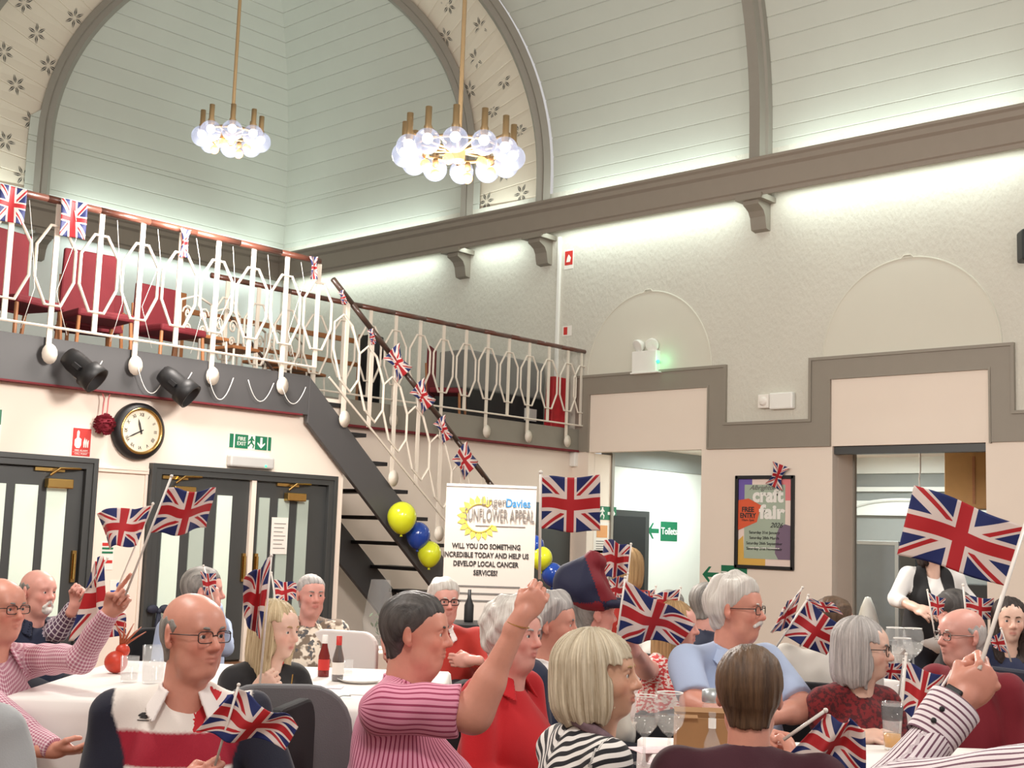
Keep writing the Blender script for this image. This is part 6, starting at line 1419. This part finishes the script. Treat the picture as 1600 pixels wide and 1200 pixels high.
# ------------------------------------------------------------------ flags
def flag(label, q, depth, stick=None, amp=.02, waves=1.6, ph=0, fold=0, nx=44, ny=28, name='hand_flag', dd=(0, 0, 0, 0), grp=None, sag=0, rot90=False, stickr=.0045, tipup=.03):
    """q: hoist-top, fly-top, fly-bottom, hoist-bottom seen positions; dd depth offsets of the corners"""
    P4 = [dep(a, b_, depth+e) for (a, b_), e in zip(q, dd)]; HT, FT, FB, HB = P4
    n0 = norm(np.cross(FT-HT, HB-HT)); L = np.linalg.norm(FT-HT)
    base = HB if stick is None else dep(*stick[0], depth+(stick[2] if len(stick) > 2 else 0)); root = empty(name, base, label=label, cat='flag', group=grp)
    V = []; UV = []
    for j in range(ny+1):
        v = j/ny
        for i in range(nx+1):
            u = i/nx; p = HT*(1-u)*(1-v)+FT*u*(1-v)+FB*u*v+HB*(1-u)*v; e = min(1, u*3)
            w = math.sin(2*PI*waves*u+ph+v*1.5)*amp*e+math.sin(2*PI*waves*1.9*u-v*2.2+ph*2)*amp*.35*e
            p = p+n0*w+np.array([0, 0, -1])*sag*math.sin(PI*u)*(1-.3*v)+np.array([0, 0, 1])*amp*.35*math.sin(2*PI*waves*u+ph+1)*e
            if fold: p = p+(HT-FT)/L*fold*max(0, u-.6)*(1-math.cos(v*PI))*.6+n0*fold*max(0, u-.6)*1.2
            V.append(p-base); UV.append((u, 1-v) if not rot90 else (v, u))
    F = [(j*(nx+1)+i, j*(nx+1)+i+1, (j+1)*(nx+1)+i+1, (j+1)*(nx+1)+i) for j in range(ny) for i in range(nx)]
    cl = MB(); cl.add(V, F); o = cl.build('flag_cloth', M['uj'], root, smooth=True)
    uvl = o.data.uv_layers.new(name='UVMap'); li = np.zeros(len(o.data.loops), int); o.data.loops.foreach_get('vertex_index', li); uvl.data.foreach_set('uv', np.array(UV)[li].astype('f').ravel())
    s = o.modifiers.new('thickness', 'SOLIDIFY'); s.thickness = .0012; s.offset = 0
    if stick is not None:
        a = base; b_ = dep(*stick[1], depth+(stick[3] if len(stick) > 3 else 0)); MB().tube([a-base, b_-base], stickr, 8).sphere(b_-base, stickr*1.5, 6).build('flag_stick', M['stick'], root, smooth=True)
    return root
M['stick'] = mat('white_flag_stick', (236, 230, 222), .35, var=.03)
# held and waved flags: corners hoist-top, fly-top, fly-bottom, hoist-bottom
flag('flag with furled fly held by the pointing hand at left, highest on its stick', [(262, 762), (338, 768), (332, 830), (233, 833)], 4.9, ((196, 930), (268, 744)), .022, 1.1, .6, dd=(0, .05, .12, 0), fold=.05)
flag('flag streaming left from its stick tip, above the goateed man', [(236, 790), (150, 800), (166, 856), (214, 852)], 5.6, ((150, 1000), (239, 787), .6, 0), .022, 1.2, 2.0, dd=(0, .1, .05, 0))
flag('drooping flag hanging in front of the goateed man raised hand', [(162, 868), (143, 880), (114, 1002), (168, 985)], 6.6, ((124, 940), (168, 872), .1, 0), .03, .9, .3, dd=(0, .05, .1, .0))
flag('flag hanging low behind the pointing wrist at left', [(150, 930), (196, 962), (196, 996), (152, 992)], 6.9, ((126, 1010), (158, 915)), .012, 1, 1.0)
flag('upright twisted flag held by the blonde woman in black', [(424, 868), (384, 905), (382, 968), (407, 1000)], 4.88, ((405, 1082), (424, 868), .05, 0), .035, 1.2, .4, dd=(0, .0, .1, 0), nx=40)
flag('small flag behind the blonde woman head', [(428, 905), (464, 912), (462, 935), (432, 945)], 6.6, ((437, 985), (424, 895)), .012, 1.3, .8)
flag('small flag held across the face of the grey-haired man by the doors', [(313, 892), (337, 898), (337, 925), (320, 930)], 7.15, ((342, 968), (318, 884)), .012, 1.0, 1.5)
flag('flag in the front left fanned over the polo shirt', [(372, 1076), (466, 1134), (446, 1168), (306, 1142)], 3.35, ((336, 1196), (373, 1070)), .018, 1.4, .2, dd=(0, .02, .02, 0), stickr=.0035)
flag('flag flying level in front of the banner from the raised fist', [(846, 744), (938, 744), (938, 832), (842, 826)], 3.95, ((843, 905), (845, 738)), .012, 1.0, .5)
flag('big drooping flag at centre above the ash blonde bob', [(976, 906), (1086, 972), (1058, 1006), (964, 1000)], 5.5, ((960, 1022), (977, 902)), .022, 1.3, 1.2, dd=(0, .05, .1, 0))
flag('flag hanging beside the velvet hat in front of the standing person in red', [(985, 852), (944, 842), (938, 905), (982, 896)], 6.3, ((974, 960), (986, 850)), .025, 1.4, 0.2)
flag('small folded flag below it at the brim of the velvet hat', [(980, 900), (952, 905), (946, 940), (972, 945)], 6.2, ((965, 990), (981, 896)), .018, 1.2, 2.2)
flag('small flag with narrow tails behind the centre flag', [(1062, 920), (1020, 930), (1016, 950), (1056, 958)], 6.6, ((1050, 990), (1064, 918)), .015, 1.2, .9)
flag('tiny flag at the hair of the grey crown, right of the centre flag', [(1024, 920), (1004, 926), (1008, 940), (1022, 944)], 6.75, ((1018, 975), (1025, 916)), .008, 1, .9)
flag('rear flag of the crossing pair right of the moustached man', [(1252, 922), (1222, 950), (1206, 990), (1238, 978)], 6.1, ((1204, 988), (1254, 918)), .018, 1.3, .3)
flag('wide flag tilted down right of the moustached man', [(1262, 938), (1320, 982), (1292, 1026), (1222, 992)], 5.7, ((1212, 1012), (1262, 936)), .012, .9, .8)
flag('strip of flag above the brown-haired head right of the moustached man', [(1262, 934), (1304, 944), (1318, 962), (1266, 948)], 6.0, ((1250, 1010), (1263, 930)), .012, 1.1, .8)
flag('foreground flag on a slanting stick at the brown-haired man shoulder', [(1292, 1116), (1350, 1136), (1348, 1206), (1222, 1190)], 3.45, ((1224, 1156), (1290, 1110)), .022, 1.5, .7, stickr=.0048)
flag('flag held upright before the woman with the silver bob', [(1416, 1034), (1478, 1058), (1448, 1136), (1408, 1108)], 4.7, ((1404, 1176), (1416, 1022)), .015, 1.0, .5, stickr=.0045)
flag('sliver of flag left of the upright stick by the silver bob', [(1410, 1036), (1380, 1036), (1376, 1058), (1406, 1064)], 6.0, ((1402, 1100), (1412, 1030)), .01, 1, 0)
flag('largest flag, waved over the right side by the fist with the black watch', [(1600, 822), (1428, 757), (1402, 866), (1572, 916)], 2.85, ((1530, 1046), (1606, 808), -.24, 0), .012, 1.0, 2.6, dd=(0, .05, .03, 0), stickr=.0048)
flag('small flag left of the waitress waist', [(1450, 926), (1478, 936), (1474, 958), (1456, 962)], 7.4, ((1462, 1000), (1449, 922)), .01, 1, .3)
flag('small flag held up right of the woollen hat', [(1508, 930), (1554, 936), (1550, 970), (1510, 962)], 7.3, ((1512, 990), (1505, 914)), .012, 1, .3, stickr=.006)
flag('small flag behind the raised stick at the right edge', [(1566, 986), (1545, 998), (1552, 1012), (1576, 1022)], 6.9, ((1580, 1034), (1564, 982)), .01, 1, .3)
# small flags pinned to railings and the poster frame
def bunting(label, p, w, h, X, N, tilt=0, amp=.015, squeeze=1.0):
    t = empty('bunting_flag', p, label=label, cat='flag', group=None)
    R_ = norm(X*math.cos(tilt)+np.array([0, 0, 1])*math.sin(tilt)); U_ = norm(np.array([0, 0, 1])*math.cos(tilt)-X*math.sin(tilt)); V = []; UV = []; n, m = 16, 22
    for j in range(m+1):
        for i in range(n+1):
            u, v = i/n, j/m; pinch = squeeze+(1-squeeze)*(abs(v-.5)*2)**1.5
            V.append(R_*(u-.5)*w*pinch-U_*v*h+N*(amp*math.sin(u*7+v*3)+.01+(1-pinch)*.05*math.sin(u*18))); UV.append((1-v, u))
    F = [(j*(n+1)+i, j*(n+1)+i+1, (j+1)*(n+1)+i+1, (j+1)*(n+1)+i) for j in range(m) for i in range(n)]
    o = MB().add(V, F).build('flag_cloth', M['uj'], t, smooth=True); uvl = o.data.uv_layers.new(name='UVMap'); li = np.zeros(len(o.data.loops), int); o.data.loops.foreach_get('vertex_index', li); uvl.data.foreach_set('uv', np.array(UV)[li].astype('f').ravel())
    s = o.modifiers.new('thickness', 'SOLIDIFY'); s.thickness = .001; s.offset = 0
XX = np.array([1., 0, 0]); NN = np.array([0, -1., 0])
for (a, b_, w, h, tl, sq, lab) in ((20, 292, .26, .34, 0, 1, 'flat upright small flag on the gallery rail at the left edge'), (115, 314, .27, .36, .03, 1, 'flat upright small flag second along the gallery rail'), (289, 358, .13, .30, 0, .5, 'narrow crumpled small flag on the middle of the gallery rail'),
    (489, 401, .12, .26, .1, .6, 'crumpled small flag at the top corner of the stair rail'), (531, 455, .10, .16, .5, .4, 'tiny tied flag high on the stair rail'), (577, 515, .10, .18, .4, .4, 'tiny tied flag on the stair rail below the first'),
    (610, 548, .34, .36, .75, .55, 'pinched small flag on the stair rail, upper of the four larger'), (650, 602, .32, .34, .75, .55, 'pinched small flag on the stair rail, second of the four larger'), (685, 655, .24, .30, .6, .5, 'pinched small flag on the stair rail, third of the four larger'), (716, 704, .36, .34, .8, .8, 'small flag on the stair rail just above the banner')):
    bunting(lab, onY(a, b_, YF-.13), w, h, XX, NN, tl, squeeze=sq)
bunting('pinched small flag tucked over the top of the poster frame', onX(1221, 726, XR-.05), .30, .34, np.array([0, -1., 0]), np.array([-1., 0, 0]), -.35, squeeze=.45)
